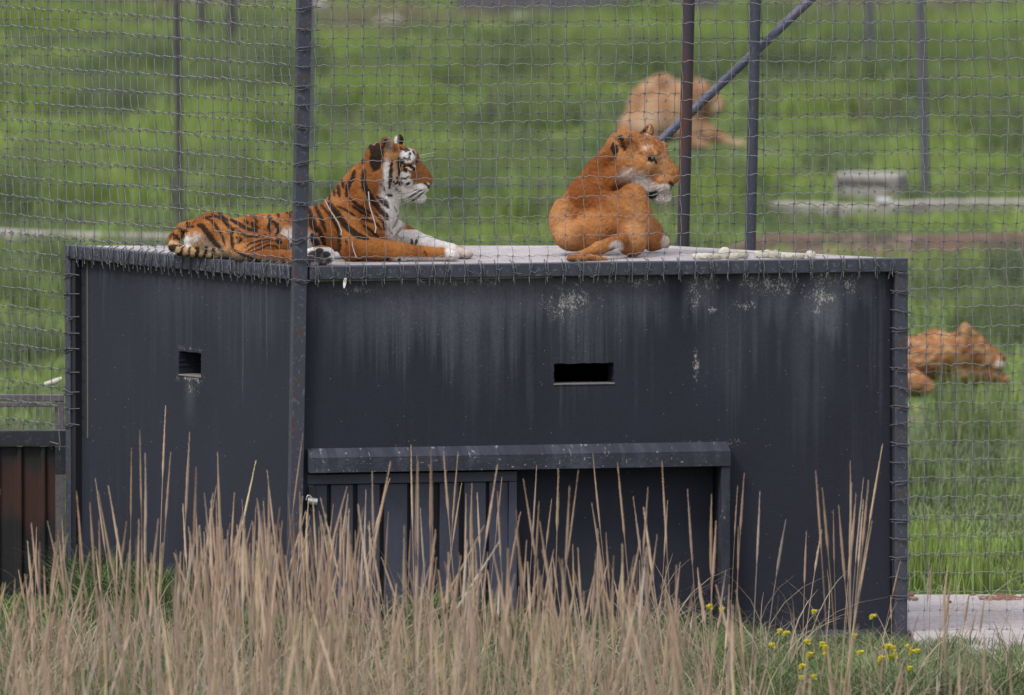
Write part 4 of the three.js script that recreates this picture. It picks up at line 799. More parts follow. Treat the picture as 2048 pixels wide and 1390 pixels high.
const EDGES = []; for (let a = 0; a < 8; a++) for (const b of [1, 2, 4]) if (!(a & b)) EDGES.push([a, a | b]);
function paint(g, f) {                                         // vertex colours from a solid pattern
  const p = g.attributes.position, n = g.attributes.normal, c = new Float32Array(p.count * 3);
  for (let i = 0; i < p.count; i++) { const q = f(p.getX(i), p.getY(i), p.getZ(i), n.getX(i), n.getY(i), n.getZ(i)); c[i * 3] = q[0]; c[i * 3 + 1] = q[1]; c[i * 3 + 2] = q[2]; }
  g.setAttribute('color', new THREE.BufferAttribute(c, 3));
  return g;
}
const fur = new THREE.MeshPhysicalMaterial({ vertexColors: true, roughness: 0.85, specularIntensity: 0.2 });
// the pattern's own side view: u to the right, v down, in the pixel scale of the photograph at the den (275 to the metre)
const sideUV = (x, y, z) => [1024 + x * 273.2, 533 - (y - ROOF) * 272.8 + 16.8 * z];
const bbox = (pts) => { let a = 1e9, b = -1e9, c = 1e9, d = -1e9; for (const [x, y] of pts) { a = Math.min(a, x); b = Math.max(b, x); c = Math.min(c, y); d = Math.max(d, y); } return [a, b, c, d]; };
// strokes: [[x, y], ...] with width; returns coverage 0..1 at (u, v)
function strokes(list, sx, sy, sc) {
  return list.map(([w, ...xy]) => { const pts = []; for (let i = 0; i < xy.length; i += 2) pts.push([sx + xy[i] / sc, sy + xy[i + 1] / sc]); return { w: w / sc / 2, pts, box: bbox(pts) }; });
}
function cover(list, u, v, soft = 0.9) {
  let m = 0;
  for (const s of list) {
    const q = s.w + soft + 1;
    if (u < s.box[0] - q || u > s.box[1] + q || v < s.box[2] - q || v > s.box[3] + q) continue;
    const N = s.pts.length - 1;
    for (let i = 0; i < N || i === 0; i++) {
      const [ax, ay] = s.pts[i], [bx, by] = s.pts[Math.min(N, i + 1)], dx = bx - ax, dy = by - ay, t = clamp(((u - ax) * dx + (v - ay) * dy) / Math.max(1e-6, dx * dx + dy * dy));
      const g = N > 0 ? (i + t) / N : 0.5, w = s.w * (N > 0 ? 0.35 + 0.85 * Math.sqrt(Math.max(0, 4 * g * (1 - g))) * 0.9 : 1), d = Math.hypot(u - ax - dx * t, v - ay - dy * t) - w;
      m = Math.max(m, 1 - smooth(-soft, soft, d));
    }
  }
  return m;
}
const oval = (u, v, cx, cy, rx, ry, soft = 0.25) => 1 - smooth(1 - soft, 1 + soft, Math.hypot((u - cx) / rx, (v - cy) / ry));
function rig(prims, PXM = 1 / 275) {                                          // short-hand: points are given where the photograph shows them, on the plane z
  return {
    cap: (x0, y0, z0, r0, x1, y1, z1, r1, k = 0.05) => prims.push({ a: at(x0, y0, z0), b: at(x1, y1, z1), ra: r0 * PXM, rb: r1 * PXM, k }),
    ell: (x, y, z, rx, ry, rz, k = 0.05, rot) => prims.push({ c: at(x, y, z), r: [rx * PXM, ry * PXM, rz * PXM], k, rot }),
    cut: (x, y, z, rx, ry, rz, k = 0.01, rot) => prims.push({ c: at(x, y, z), r: [rx * PXM, ry * PXM, rz * PXM], k, rot, sub: true }),
  };
}

// short hairs lying along the coat, each in the colour of the skin it grows from
function coat(g, parent, count, flow, len, wild = 0, trim = null) {
  const p = g.attributes.position, n = g.attributes.normal, c = g.attributes.color, k = new THREE.BufferGeometry();
  k.setAttribute('position', new THREE.Float32BufferAttribute([-0.5, 0, 0, 0.5, 0, 0, 0.35, 0.6, 0.12, -0.35, 0.6, 0.12, 0, 1, 0.34], 3));
  k.setIndex([0, 1, 2, 0, 2, 3, 3, 2, 4]); k.computeVertexNormals(); k.setAttribute('uv', new THREE.Float32BufferAttribute(new Float32Array(10), 2));
  const m = new THREE.InstancedMesh(k, new THREE.MeshPhysicalMaterial({ color: lin(1, 1, 1), roughness: 0.85, specularIntensity: 0.2, side: THREE.DoubleSide }), count), M = new THREE.Matrix4(), col = new THREE.Color();
  for (let i = 0; i < count; i++) {
    const q = Math.floor(rnd() * p.count), N = V(n.getX(q), n.getY(q), n.getZ(q)), d = flow.clone().add(V(rr(-0.5, 0.5), rr(-0.5, 0.5), rr(-0.4, 0.4)));
    d.addScaledVector(N, -d.dot(N)).normalize();
    const s = V(0, 0, 0).crossVectors(d, N).normalize(), L = len * rr(0.55, 1.25) * (trim ? trim(p.getX(q), p.getY(q), p.getZ(q)) : 1), w = rr(0.0016, 0.0032), up = N.clone();
    M.makeBasis(s.multiplyScalar(w), d.multiplyScalar(L), up.multiplyScalar(L * 0.8)).setPosition(p.getX(q) - N.x * 0.001, p.getY(q) - N.y * 0.001, p.getZ(q) - N.z * 0.001);
    m.setMatrixAt(i, M); const v = rr(0.72 - wild * 0.12, 1.22 + wild * 0.2), pl = wild * 0.22 * rnd(); m.setColorAt(i, col.setRGB(lerp(c.getX(q) * v, 0.5, pl), lerp(c.getY(q) * v, 0.33, pl), lerp(c.getZ(q) * v, 0.19, pl)));
  }
  m.name = 'fur'; m.castShadow = m.receiveShadow = true; m.userData.kind = 'stuff';
  parent.add(m);
  return m;
}
// ------------------------------------------------------------------ tiger lying on the roof, head to the right
{
  const P = [], { cap, ell, cut } = rig(P), D2R = Math.PI / 180;
  // trunk
  cap(430, 470, -1.22, 30, 520, 468, -1.12, 38, 0.06);
  cap(520, 468, -1.12, 38, 620, 462, -1.02, 44, 0.06);
  cap(620, 462, -1.02, 46, 700, 448, -0.95, 52, 0.06);
  ell(705, 440, -0.92, 52, 66, 54, 0.06);
  cap(690, 420, -0.95, 42, 730, 372, -0.93, 42, 0.07);           // shoulder into neck
  cap(730, 385, -0.92, 46, 768, 325, -0.90, 36, 0.07);
  ell(770, 425, -0.90, 28, 55, 40, 0.06);                        // chest front
  cap(748, 460, -0.9, 40, 770, 470, -0.9, 30, 0.05);
  cap(770, 400, -0.88, 26, 785, 372, -0.88, 26, 0.05);           // throat
  ell(757, 312, -0.9, 26, 28, 34, 0.05);                         // nape
  // near shoulder and foreleg
  cap(690, 425, -0.74, 26, 712, 490, -0.66, 25, 0.06);
  ell(700, 490, -0.66, 24, 32, 20, 0.05);
  cap(708, 494, -0.64, 26, 800, 504, -0.64, 19, 0.05);
  cap(800, 504, -0.64, 18, 880, 508, -0.66, 13, 0.04);
  ell(893, 509, -0.67, 21, 12.5, 17, 0.025);
  for (const [z, x] of [[-0.63, 903], [-0.66, 908], [-0.70, 909], [-0.735, 904]]) ell(x, 512, z, 9, 8.5, 6, 0.012);
  // far foreleg
  cap(790, 462, -1.02, 24, 855, 490, -1.0, 16, 0.05);
  cap(855, 490, -1.0, 15.5, 905, 500, -0.98, 13, 0.04);
  ell(918, 505, -0.95, 20, 12.5, 16, 0.025);
  for (const [z, x] of [[-0.90, 932], [-0.935, 937], [-0.97, 938], [-1.01, 932]]) ell(x, 508, z, 8.5, 8.5, 5.6, 0.012);
  // haunch, thigh and folded near hind leg
  ell(428, 468, -1.05, 50, 42, 46, 0.05, [0, 0, 0.15]);
  ell(424, 446, -1.1, 26, 21, 26, 0.05);
  cap(440, 470, -0.98, 36, 545, 488, -0.68, 21, 0.05);
  ell(556, 488, -0.64, 22, 20, 22, 0.04);
  cap(556, 492, -0.62, 18, 480, 504, -0.62, 17, 0.04);
  cap(470, 500, -0.78, 18, 400, 490, -1.1, 24, 0.05);
  cap(480, 508, -0.6, 13, 560, 513, -0.42, 12, 0.04);
  cap(560, 513, -0.42, 12, 622, 512, -0.24, 14, 0.04);
  // hind feet, soles towards the viewer
  ell(640, 511, -0.22, 30, 20, 15, 0.03, [0, 0, 0.12]);
  for (const [x, y] of [[641, 502], [655, 507], [661, 518], [650, 527]]) ell(x, y, -0.175, 8, 7.5, 7, 0.012);
  cap(580, 521, -0.3, 9, 618, 522, -0.16, 9, 0.03);
  ell(620, 522, -0.14, 16, 10.5, 10, 0.02);
  ell(393, 476, -1.14, 26, 25, 26, 0.05);
  // tail curling round the rump
  const tail = [[395, 448, -1.3], [365, 458, -1.34], [349, 476, -1.32], [348, 492, -1.24], [362, 501, -1.13], [385, 504, -1.04], [408, 505, -0.98], [424, 508, -0.93], [433, 510, -0.9]];
  for (let i = 0; i + 1 < tail.length; i++) cap(...tail[i], 13 - i * 0.7, ...tail[i + 1], 12.3 - i * 0.7, 0.02);
  // head
  ell(783, 322, -0.87, 36, 37, 36, 0.04);
  ell(800, 318, -0.87, 27, 25, 30, 0.04);
  ell(775, 352, -0.80, 26, 34, 18, 0.04); ell(775, 352, -0.95, 26, 34, 18, 0.04);   // ruffs
  ell(821, 313, -0.86, 17, 15, 22, 0.035);
  cap(812, 328, -0.86, 22, 847, 358, -0.86, 15.5, 0.04);
  cap(818, 320, -0.86, 14, 850, 349, -0.86, 10.5, 0.03);            // nose ridge
  ell(843, 374, -0.825, 17, 13, 11, 0.025); ell(843, 374, -0.895, 17, 13, 11, 0.025); // whisker pads
  ell(857, 361, -0.86, 10, 9, 10, 0.02);
  ell(818, 362, -0.86, 26, 22, 24, 0.04);
  cap(806, 378, -0.86, 20, 838, 393, -0.86, 12, 0.03); ell(840, 397, -0.86, 13, 9, 12, 0.02);
  ell(812, 345, -0.79, 16, 20, 8, 0.04); ell(812, 345, -0.93, 16, 20, 8, 0.04);       // cheekbones
  ell(818, 322, -0.80, 11, 8, 6, 0.025); ell(818, 322, -0.92, 11, 8, 6, 0.025);       // brows
  cut(826, 330, -0.775, 7, 4.5, 5, 0.012); cut(826, 330, -0.945, 7, 4.5, 5, 0.012);
  cut(861, 367, -0.825, 5, 3.2, 5, 0.008); cut(861, 367, -0.895, 5, 3.2, 5, 0.008);
  cut(838, 386, -0.80, 18, 1.8, 14, 0.008, [0, 0, 0.12]);
  // ears
  ell(775, 291, -0.79, 17, 18.5, 7, 0.018, [0.15, -0.5, 0.2]); cut(778, 291, -0.765, 12.5, 14, 6, 0.01, [0.15, -0.5, 0.2]);
  ell(798, 281, -0.96, 9, 13, 10, 0.018, [0, 0.4, -0.12]);
  const g = mesh(P, 0.0052, (x, y, z) => (noise(x * 55, y * 55, z * 55) - 0.5) * 0.004);

  // ---- coat
  const A = [320, 230, 3.103], H = [330, 400, 7.585], F = [730, 250, 7.72];
  const body = strokes([
    [26, 1050, 540, 1110, 620, 1160, 690, 1220, 740, 1295, 768], [18, 915, 565, 950, 650, 975, 725], [16, 955, 550, 1000, 640, 1030, 725], [14, 990, 545, 1060, 620, 1105, 700, 1122, 765], [30, 940, 735, 965, 790, 975, 825],
    [18, 980, 690, 1010, 770, 1025, 835], [16, 1112, 750, 1116, 800, 1108, 870], [16, 1098, 425, 1108, 460, 1112, 505], [20, 1210, 335, 1195, 390, 1165, 440, 1158, 505], [24, 1268, 335, 1262, 400, 1272, 450, 1315, 520, 1360, 580, 1415, 645],  // one stroke here is no stripe: painted shade of the elbow crease
    [18, 1300, 490, 1370, 585, 1418, 632], [14, 1170, 510, 1230, 560, 1312, 612], [12, 1245, 640, 1330, 660, 1375, 705], [14, 1265, 682, 1310, 715, 1358, 755], [10, 1055, 465, 1046, 525], [12, 1130, 395, 1135, 450], [12, 1075, 430, 1080, 500],
    [12, 1330, 600, 1385, 660, 1400, 720], [10, 1095, 560, 1150, 585, 1215, 625], [14, 1345, 500, 1385, 545, 1425, 575], [16, 925, 615, 935, 680, 962, 720], [12, 1190, 560, 1250, 600, 1300, 625],
    [9, 1562, 766, 1566, 804], [9, 1592, 764, 1586, 804], [9, 1395, 905, 1425, 882], [8, 1150, 770, 1165, 800], [26, 1300, 175, 1330, 230, 1340, 300], [16, 1240, 240, 1262, 300], [14, 1480, 905, 1495, 888], [8, 1640, 840, 1660, 870],
    [12, 1040, 545, 1090, 600, 1120, 650]], ...A).map((q) => ({ ...q, w: q.w * 1.45 }));
  const chest = strokes([[14, 1478, 640, 1440, 705], [14, 1500, 690, 1455, 755], [12, 1400, 535, 1425, 575], [12, 1490, 600, 1470, 640], [14, 1420, 700, 1440, 740], [10, 1450, 560, 1470, 600], [10, 1470, 740, 1500, 770]], ...A);
  const hind = strokes([
    [68, 480, 370, 555, 385, 640, 495, 740, 625, 855, 735], [30, 600, 268, 720, 310, 800, 430, 860, 540, 912, 690], [38, 690, 205, 840, 270, 930, 345, 1035, 450, 1000, 525], [44, 1005, 500, 1012, 640, 1045, 735], [42, 975, 285, 1100, 350, 1250, 430, 1410, 478],
    [26, 1060, 405, 1150, 490, 1230, 545, 1400, 545, 1540, 520], [24, 1100, 540, 1165, 585, 1110, 645, 1088, 565, 1100, 540], [24, 1215, 725, 1300, 650, 1450, 610, 1560, 590, 1690, 622], [20, 1235, 775, 1350, 710, 1480, 655, 1600, 622], [22, 1300, 785, 1450, 740, 1560, 680, 1680, 690, 1745, 755],
    [64, 1305, 330, 1360, 400, 1402, 450], [40, 1195, 290, 1245, 355], [44, 1555, 215, 1592, 300, 1570, 400, 1604, 510], [48, 1600, 290, 1690, 370, 1725, 440, 1680, 535], [34, 1690, 195, 1725, 250], [30, 1805, 145, 1880, 200, 1892, 258], [26, 1880, 128, 1935, 195], [60, 1695, 595, 1765, 645], [44, 1920, 640, 1935, 705], [26, 1340, 255, 1400, 340],
    [30, 780, 180, 880, 260, 960, 310], [30, 700, 330, 770, 400, 850, 520], [24, 560, 270, 700, 240, 800, 250], [30, 1035, 740, 1200, 830, 1400, 900], [26, 880, 330, 990, 420, 1010, 480],
    [46, 205, 465, 270, 560], [34, 150, 520, 175, 600], [34, 310, 378, 430, 395], [40, 95, 595, 240, 625], [34, 80, 680, 150, 690, 230, 680], [36, 75, 780, 160, 745], [60, 200, 720, 215, 830], [90, 275, 700, 280, 830], [100, 465, 740, 475, 830], [30, 250, 440, 330, 470], [40, 110, 830, 180, 790]], ...H).map((q) => ({ ...q, w: q.w * 1.3 }));
  const spots = strokes([[24, 1765, 410, 1768, 412], [24, 1858, 410, 1860, 412], [30, 1835, 498, 1838, 500], [24, 340, 620, 400, 640], [30, 460, 630, 500, 640]], ...H);
  const face = strokes([
    [46, 420, 545, 405, 640, 398, 760, 385, 880, 378, 975], [40, 515, 510, 530, 640, 528, 780], [38, 618, 600, 620, 690, 645, 725], [26, 540, 800, 575, 815, 625, 822, 690, 775], [34, 635, 912, 665, 900, 695, 872], [30, 590, 905, 545, 870, 540, 930], [34, 335, 1060, 385, 1080, 430, 1085],
    [26, 585, 360, 640, 400, 655, 370], [44, 690, 415, 700, 455], [28, 588, 485, 630, 515, 692, 520, 680, 470], [60, 520, 500, 560, 545, 610, 585], [30, 495, 790, 505, 870, 470, 905], [26, 430, 860, 470, 900], [22, 720, 380, 760, 420, 790, 470], [26, 255, 500, 300, 560],
    [34, 790, 520, 790, 560], [16, 240, 880, 300, 960, 310, 1040], [20, 240, 1090, 320, 1190, 380, 1270], [16, 300, 1110, 370, 1230], [30, 0, 1000, 80, 1100, 190, 1190], [14, 460, 960, 530, 1030], [26, 610, 345, 690, 385], [24, 540, 330, 570, 380]], ...F).map((q) => ({ ...q, w: q.w * 1.25 }));
  const lips = strokes([[26, 735, 985, 820, 1000, 930, 1000], [22, 750, 1040, 860, 1052, 960, 1040], [105, 680, 1135, 770, 1105, 860, 1062]], ...F);
  const eye = strokes([[46, 655, 598, 700, 618, 745, 650], [34, 745, 650, 762, 690]], ...F), eyeWhite = strokes([[20, 638, 640, 690, 668, 735, 690], [26, 740, 600, 775, 640]], ...F);
  const nosePart = strokes([[40, 915, 875, 985, 955], [80, 985, 925, 1012, 955]], ...F), earDark = strokes([[190, 195, 300, 195, 420, 170, 560, 145, 680], [44, 330, 200, 300, 290, 270, 370]], ...F);
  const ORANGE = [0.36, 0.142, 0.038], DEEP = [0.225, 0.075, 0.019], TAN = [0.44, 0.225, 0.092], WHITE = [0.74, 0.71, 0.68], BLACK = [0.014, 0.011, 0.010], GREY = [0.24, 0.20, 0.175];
  paint(g, (x, y, z, nx, ny, nz) => {
    let [u, v] = sideUV(x, y, z);
    const fl = noise(u * 0.55, v * 0.2, 4) - 0.5, f2 = noise(u * 0.9, v * 0.9, 9) - 0.5, U = u + fl * 2.2 + f2 * 0.8, W = v + f2 * 2.0, F2 = [330, 400, 7.585];
    const f = (a, b) => [730 + a / 7.72, 250 + b / 7.72], o = (a, b, ra, rb, s = 0.25) => { const [cx, cy] = f(a, b); return oval(U, W, cx, cy, ra / 7.72, rb / 7.72, s); };
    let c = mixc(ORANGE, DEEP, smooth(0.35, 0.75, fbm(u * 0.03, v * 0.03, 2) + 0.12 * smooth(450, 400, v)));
    c = mixc(c, TAN, smooth(460, 500, v) * smooth(520, 430, u) * 0.8 + smooth(0.5, 0.9, ny) * 0);
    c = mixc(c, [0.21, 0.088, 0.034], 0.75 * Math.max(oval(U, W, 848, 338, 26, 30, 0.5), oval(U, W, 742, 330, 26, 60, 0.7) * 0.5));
    // pale regions
    let w = 0;
    w = Math.max(w, oval(U, W, 585, 492, 46, 34, 0.4) * (z < -0.76 ? 1 : 0), oval(U, W, 388, 476, 16, 12, 0.6) * (0.5 + f2 + fl), oval(U, W, 372, 482, 10, 12, 0.4));
    w = Math.max(w, oval(U, W, 782, 420, 28, 64, 0.35) * smooth(752, 776, U + (W - 400) * -0.22 + 4) * (z < -0.72 || v < 455 ? 1 : 0), oval(U, W, 800, 398, 32, 24, 0.4));
    w = Math.max(w, oval(U, W, 850, 486, 56, 16, 0.35) * smooth(0, 1, (505 - W) / 6) * (z < -0.82 ? 1 : 0), z < -0.85 && v > 458 && u > 790 ? smooth(925, 905, u) : 0);
    w = Math.max(w, smooth(512, 516, W) * smooth(775, 800, U), smooth(886, 896, U) * (v > 494 ? 1 : 0) * (z > -0.8 ? 1 : 0.75) * 0.9);
    w = Math.max(w, smooth(600, 618, U) * (v > 494 && u < 672 ? 1 : 0) * (z > -0.36 ? 1 : 0));
    w = Math.max(w, o(665, 465, 122, 108), o(340, 790, 58, 260, 0.5), o(455, 830, 55, 200, 0.5) * 0.72, o(615, 765, 92, 62), o(630, 885, 110, 80), o(860, 1120, 140, 100), o(968, 985, 62, 96), o(850, 958, 140, 58), o(640, 1010, 190, 90, 0.5), o(430, 1060, 160, 90, 0.5));
    c = mixc(c, WHITE, clamp(w) * (0.93 + 0.1 * f2));
    c = mixc(c, GREY, clamp(oval(U, W, 425, 488, 26, 30, 0.5) * 0.7 * (u < 440 ? 1 : 0.5) * smooth(-12, 8, W - 470 - (U - 410) * 0.75) + smooth(0, 10, W - (495 + (U - 410) * 0.13)) * smooth(588, 570, U) * (u > 405 && z > -0.95 ? 1 : 0) * 0.85));
    c = mixc(c, [0.30, 0.22, 0.16], o(375, 290, 75, 120, 0.4) * 0.85);                 // inside of the near ear
    c = mixc(c, [0.34, 0.2, 0.09], o(400, 470, 130, 60, 0.5) * 0.7);
    if (z < -0.9 && v < 290 && u > 784) c = mixc(c, WHITE, smooth(797, 792, U) * 0.9);
    c = mixc(c, [0.10, 0.07, 0.06], o(340, 270, 50, 90, 0.6) * 0.8);
    c = mixc(c, [0.2, 0.165, 0.15], o(520, 960, 170, 90, 0.5) * smooth(0.5, 0.62, noise(u * 0.6, v * 0.6, 14)) * 0.8);
    c = mixc(c, [0.5, 0.27, 0.13], o(455, 700, 40, 150, 0.5) * 0.75 + o(560, 640, 40, 60, 0.5) * 0.5);
    // dark marks
    let d = Math.max(cover(body, U, W), cover(hind, U, W) * (z > -0.99 || u < 460 || v < 480 ? 1 : 1), cover(face, U, W, 0.7), cover(earDark, U, W, 1.2), cover(lips, U, W, 0.7) * 0.85);
    d = Math.max(d, cover(chest, U, W, 1.2) * 0.6, cover(spots, U, W) * 0.45, (z < -0.9 && v < 291 && u > 786 ? smooth(792, 796, U) * 0.97 : 0), cover(nosePart, U, W, 0.6));
    if (z > -0.55 && u > 565) d = 0;
    c = mixc(c, cover(nosePart, U, W) > 0.5 ? [0.03, 0.014, 0.012] : BLACK, d * (0.96 - 0.1 * Math.abs(f2)));
    c = mixc(c, WHITE, cover(eyeWhite, U, W, 0.5) * 0.95); c = mixc(c, BLACK, cover(eye, U, W, 0.5));
    if (u > 862 && v < 372 && v > 355) c = mixc(c, [0.34, 0.15, 0.11], smooth(862, 866, u) * 0.8);
    // rings of the tail
    if (u < 446 && v > 440) {
      let best = 1e9, at0 = 0, run = 0;
      for (let i = 0; i + 1 < tail.length; i++) { const [ax, ay] = tail[i], [bx, by] = tail[i + 1], L = Math.hypot(bx - ax, by - ay), t = clamp(((u - ax) * (bx - ax) + (v - ay) * (by - ay)) / (L * L)), q = Math.hypot(u - ax - (bx - ax) * t, v - ay - (by - ay) * t); if (q < best) { best = q; at0 = run + L * t; } run += L; }
      if (best < 13.5 && (z < -1.12 || v > 492)) { const k = at0 / 16.5 + fl * 0.35; c = mixc(c, at0 > 60 ? [0.5, 0.34, 0.2] : ORANGE, 0.7); c = mixc(c, BLACK, smooth(0.1, 0.45, Math.sin(k * 6.283)) * 0.95); }
    }
    // pads of the hind feet
    if (z > -0.3 && u > 596 && u < 690) {
      let p = 0; for (const [px, py, rx, ry] of [[641, 501, 8, 6], [655, 508, 8, 6.5], [659, 521, 8, 6.5], [648, 528, 8, 5], [630, 512, 15, 12], [614, 525, 11, 6]]) p = Math.max(p, oval(u, v, px, py, rx, ry, 0.15));
      c = mixc(c, [0.085, 0.066, 0.072], p * (nz > 0.1 ? 1 : 0)); c = mixc(c, [0.02, 0.017, 0.017], oval(u, v, 646, 514, 14, 12, 0.3) * (1 - p) * (nz > 0.1 ? 0.85 : 0));
    }
    const hair = 0.86 + 0.28 * noise(u * 0.9 + v * 0.15, v * 0.28, z * 30) * (0.7 + 0.6 * noise(u * 0.3, v * 0.3, 5));
    return c.map((q) => q * hair);
  });
  const t = thing('tiger', 'striped orange tiger lying on the den roof behind the tall post, head raised in profile', 'tiger', at(640, 526, -0.8).setY(ROOF));
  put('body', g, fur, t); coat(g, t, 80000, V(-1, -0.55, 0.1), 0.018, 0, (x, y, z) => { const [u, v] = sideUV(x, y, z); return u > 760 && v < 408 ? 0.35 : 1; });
  const iris = std({ color: lin(0.20, 0.16, 0.05), roughness: 0.15 }), e1 = at(825.5, 330.5, -0.783), eg = new THREE.SphereGeometry(0.0125, 16, 12); eg.translate(e1.x, e1.y, e1.z - 0.006);
  put('eye', eg, std({ color: lin(0.035, 0.025, 0.012), roughness: 0.12 }), t);
  const wm = std({ color: lin(0.85, 0.84, 0.8), roughness: 0.5 });
  const W = [[845, 376, 800, 392], [840, 379, 792, 398], [846, 381, 796, 405], [838, 376, 788, 386], [850, 380, 808, 402], [848, 373, 795, 380], [843, 383, 800, 410], [852, 383, 822, 406], [836, 380, 782, 402], [840, 313, 872, 304], [838, 311, 866, 307], [842, 316, 868, 311]];
  W.forEach(([a, b, c, d], i) => { const up = i >= 9, m = new MB(), p = at(a, b, up ? -0.86 : -0.785), q = at(c, d, up ? -0.83 : -0.70), mid = p.clone().lerp(q, 0.5).add(V(0, up ? 0.006 : -0.012, 0.02)); m.tube([p, mid, q], (s) => (up ? 0.0009 : 0.0013) * (1 - s * 0.7), 4); put('whisker', m.geo(), wm, t); });
}
// ------------------------------------------------------------------ lioness crouched on the roof, head turned to the right
{
  const P = [], { cap, ell, cut } = rig(P), S = 4.345, X = (a) => 1050 + a / S, Y = (b) => 230 + b / S, R = (r) => r / S;
  const C = (a, b, z, r, c, d, z2, r2, k) => cap(X(a), Y(b), z, R(r), X(c), Y(d), z2, R(r2), k), E = (a, b, z, rx, ry, rz, k, rot) => ell(X(a), Y(b), z, R(rx), R(ry), R(rz), k, rot), U = (a, b, z, rx, ry, rz, k, rot) => cut(X(a), Y(b), z, R(rx), R(ry), R(rz), k, rot);
  // rump and back
  E(345, 930, -1.5, 138, 215, 150, 0.05, [0, 0, 0.06]);
  E(420, 1060, -1.38, 160, 128, 140, 0.05);
  C(400, 850, -1.62, 150, 520, 690, -1.72, 140, 0.06);
  C(520, 690, -1.72, 140, 640, 520, -1.74, 125, 0.06);
  C(640, 520, -1.74, 122, 770, 350, -1.68, 118, 0.06);
  E(640, 850, -1.62, 190, 240, 150, 0.06);
  C(700, 620, -1.62, 110, 880, 520, -1.58, 110, 0.06);
  // raised near thigh and knee
  E(945, 705, -1.28, 112, 108, 88, 0.06);
  E(940, 900, -1.25, 178, 245, 112, 0.06, [0, 0, 0.08]); E(770, 890, -1.38, 150, 195, 105, 0.07);
  E(545, 725, -1.5, 165, 140, 130, 0.06); E(690, 870, -1.46, 200, 200, 120, 0.06); C(700, 800, -1.45, 90, 900, 720, -1.32, 90, 0.07);
  E(930, 1100, -1.14, 130, 132, 95, 0.06);
  E(610, 1010, -1.36, 165, 160, 100, 0.06);
  C(840, 1080, -1.0, 62, 640, 1160, -0.86, 52, 0.04);
  C(640, 1160, -0.86, 52, 500, 1218, -0.76, 42, 0.04);
  E(440, 1235, -0.70, 70, 34, 48, 0.03);
  for (const [x, z] of [[400, -0.64], [420, -0.6], [470, -0.575], [520, -0.575]]) E(x, 1246, z, 34, 25, 26, 0.014);
  C(560, 1235, -0.7, 28, 700, 1258, -0.78, 20, 0.03);
  // far thigh and foot at the right
  E(1090, 1030, -1.72, 118, 150, 100, 0.05, [0, 0, 0.25]);
  C(1120, 1100, -1.7, 70, 1215, 1110, -1.75, 42, 0.04); E(1232, 1105, -1.78, 26, 52, 30, 0.03);
  // head
  E(930, 300, -1.5, 165, 165, 150, 0.05);
  E(1040, 270, -1.5, 125, 105, 130, 0.05);
  E(800, 270, -1.62, 95, 120, 100, 0.05);
  E(900, 430, -1.38, 115, 150, 70, 0.05); E(900, 430, -1.62, 115, 150, 70, 0.05);
  C(1070, 350, -1.47, 125, 1240, 515, -1.46, 84, 0.05);
  C(1120, 300, -1.47, 84, 1275, 500, -1.46, 56, 0.04);
  E(1090, 545, -1.46, 130, 115, 95, 0.05);
  E(1195, 605, -1.39, 102, 72, 62, 0.03); E(1195, 605, -1.53, 102, 72, 62, 0.03);
  E(1290, 545, -1.46, 48, 50, 60, 0.025);
  C(1000, 570, -1.46, 105, 1150, 680, -1.46, 68, 0.04); E(1200, 705, -1.46, 80, 56, 64, 0.03);
  E(1030, 450, -1.35, 95, 72, 46, 0.06); E(1080, 330, -1.37, 72, 36, 40, 0.05);
  E(1195, 300, -1.57, 50, 74, 40, 0.04);
  U(1106, 374, -1.30, 26, 12, 24, 0.012); U(1293, 592, -1.37, 26, 17, 30, 0.01); U(1165, 664, -1.33, 112, 8, 90, 0.012, [0, 0, 0.1]);
  // ears
  E(862, 182, -1.34, 78, 76, 30, 0.03, [0.1, -0.45, 0.35]); U(882, 195, -1.265, 56, 54, 30, 0.014, [0.1, -0.45, 0.35]);
  E(1070, 145, -1.70, 50, 64, 40, 0.025, [0, 0.3, -0.35]); E(1082, 100, -1.70, 18, 26, 20, 0.02);
  const g = mesh(P, 0.0056, (x, y, z) => (noise(x * 50, y * 50, z * 50) - 0.5) * 0.005);
  const ST = (l) => strokes(l, 0, 0, 1);
  const dark = ST([[62, 775, 235, 790, 290, 785, 320], [40, 820, 170, 850, 190, 870, 230], [30, 830, 240, 870, 260, 880, 300], [26, 1010, 145, 1050, 125, 1082, 80], [52, 1078, 372, 1106, 366, 1136, 382], [18, 1130, 385, 1162, 412], [34, 1258, 566, 1280, 586, 1304, 598], [16, 1290, 600, 1285, 680], [60, 1075, 690, 1120, 690, 1170, 665]]);
  const faint = ST([[16, 905, 200, 960, 215, 1010, 250], [14, 930, 160, 990, 185], [14, 1050, 215, 1080, 240], [12, 1080, 280, 1110, 300], [12, 1000, 300, 1030, 340], [16, 870, 430, 960, 430], [12, 1020, 430, 1060, 470], [9, 1110, 560, 1160, 570, 1220, 565], [10, 1105, 600, 1180, 625, 1245, 605], [9, 1115, 632, 1190, 652, 1260, 640], [14, 720, 830, 800, 800], [14, 690, 770, 760, 740], [12, 430, 760, 520, 800], [14, 600, 620, 650, 700], [14, 330, 800, 420, 830], [12, 660, 900, 760, 890], [14, 640, 960, 720, 950], [12, 850, 640, 900, 625, 950, 640], [12, 880, 720, 960, 700], [12, 560, 500, 620, 560], [14, 640, 420, 700, 480], [14, 690, 360, 740, 420], [10, 880, 290, 930, 330], [10, 900, 340, 960, 350]]);  // faint coat marks, plus painted shading of skin folds and wrinkles
  const light = ST([[40, 1050, 290, 1075, 250], [22, 1120, 400, 1150, 400, 1120, 410], [26, 1140, 300, 1150, 350], [18, 1060, 410, 1110, 408]]);
  const BASE = [0.41, 0.178, 0.062], DEEP = [0.21, 0.068, 0.018], PALE = [0.60, 0.36, 0.19], WHITE = [0.70, 0.64, 0.58], BLACK = [0.013, 0.009, 0.008];
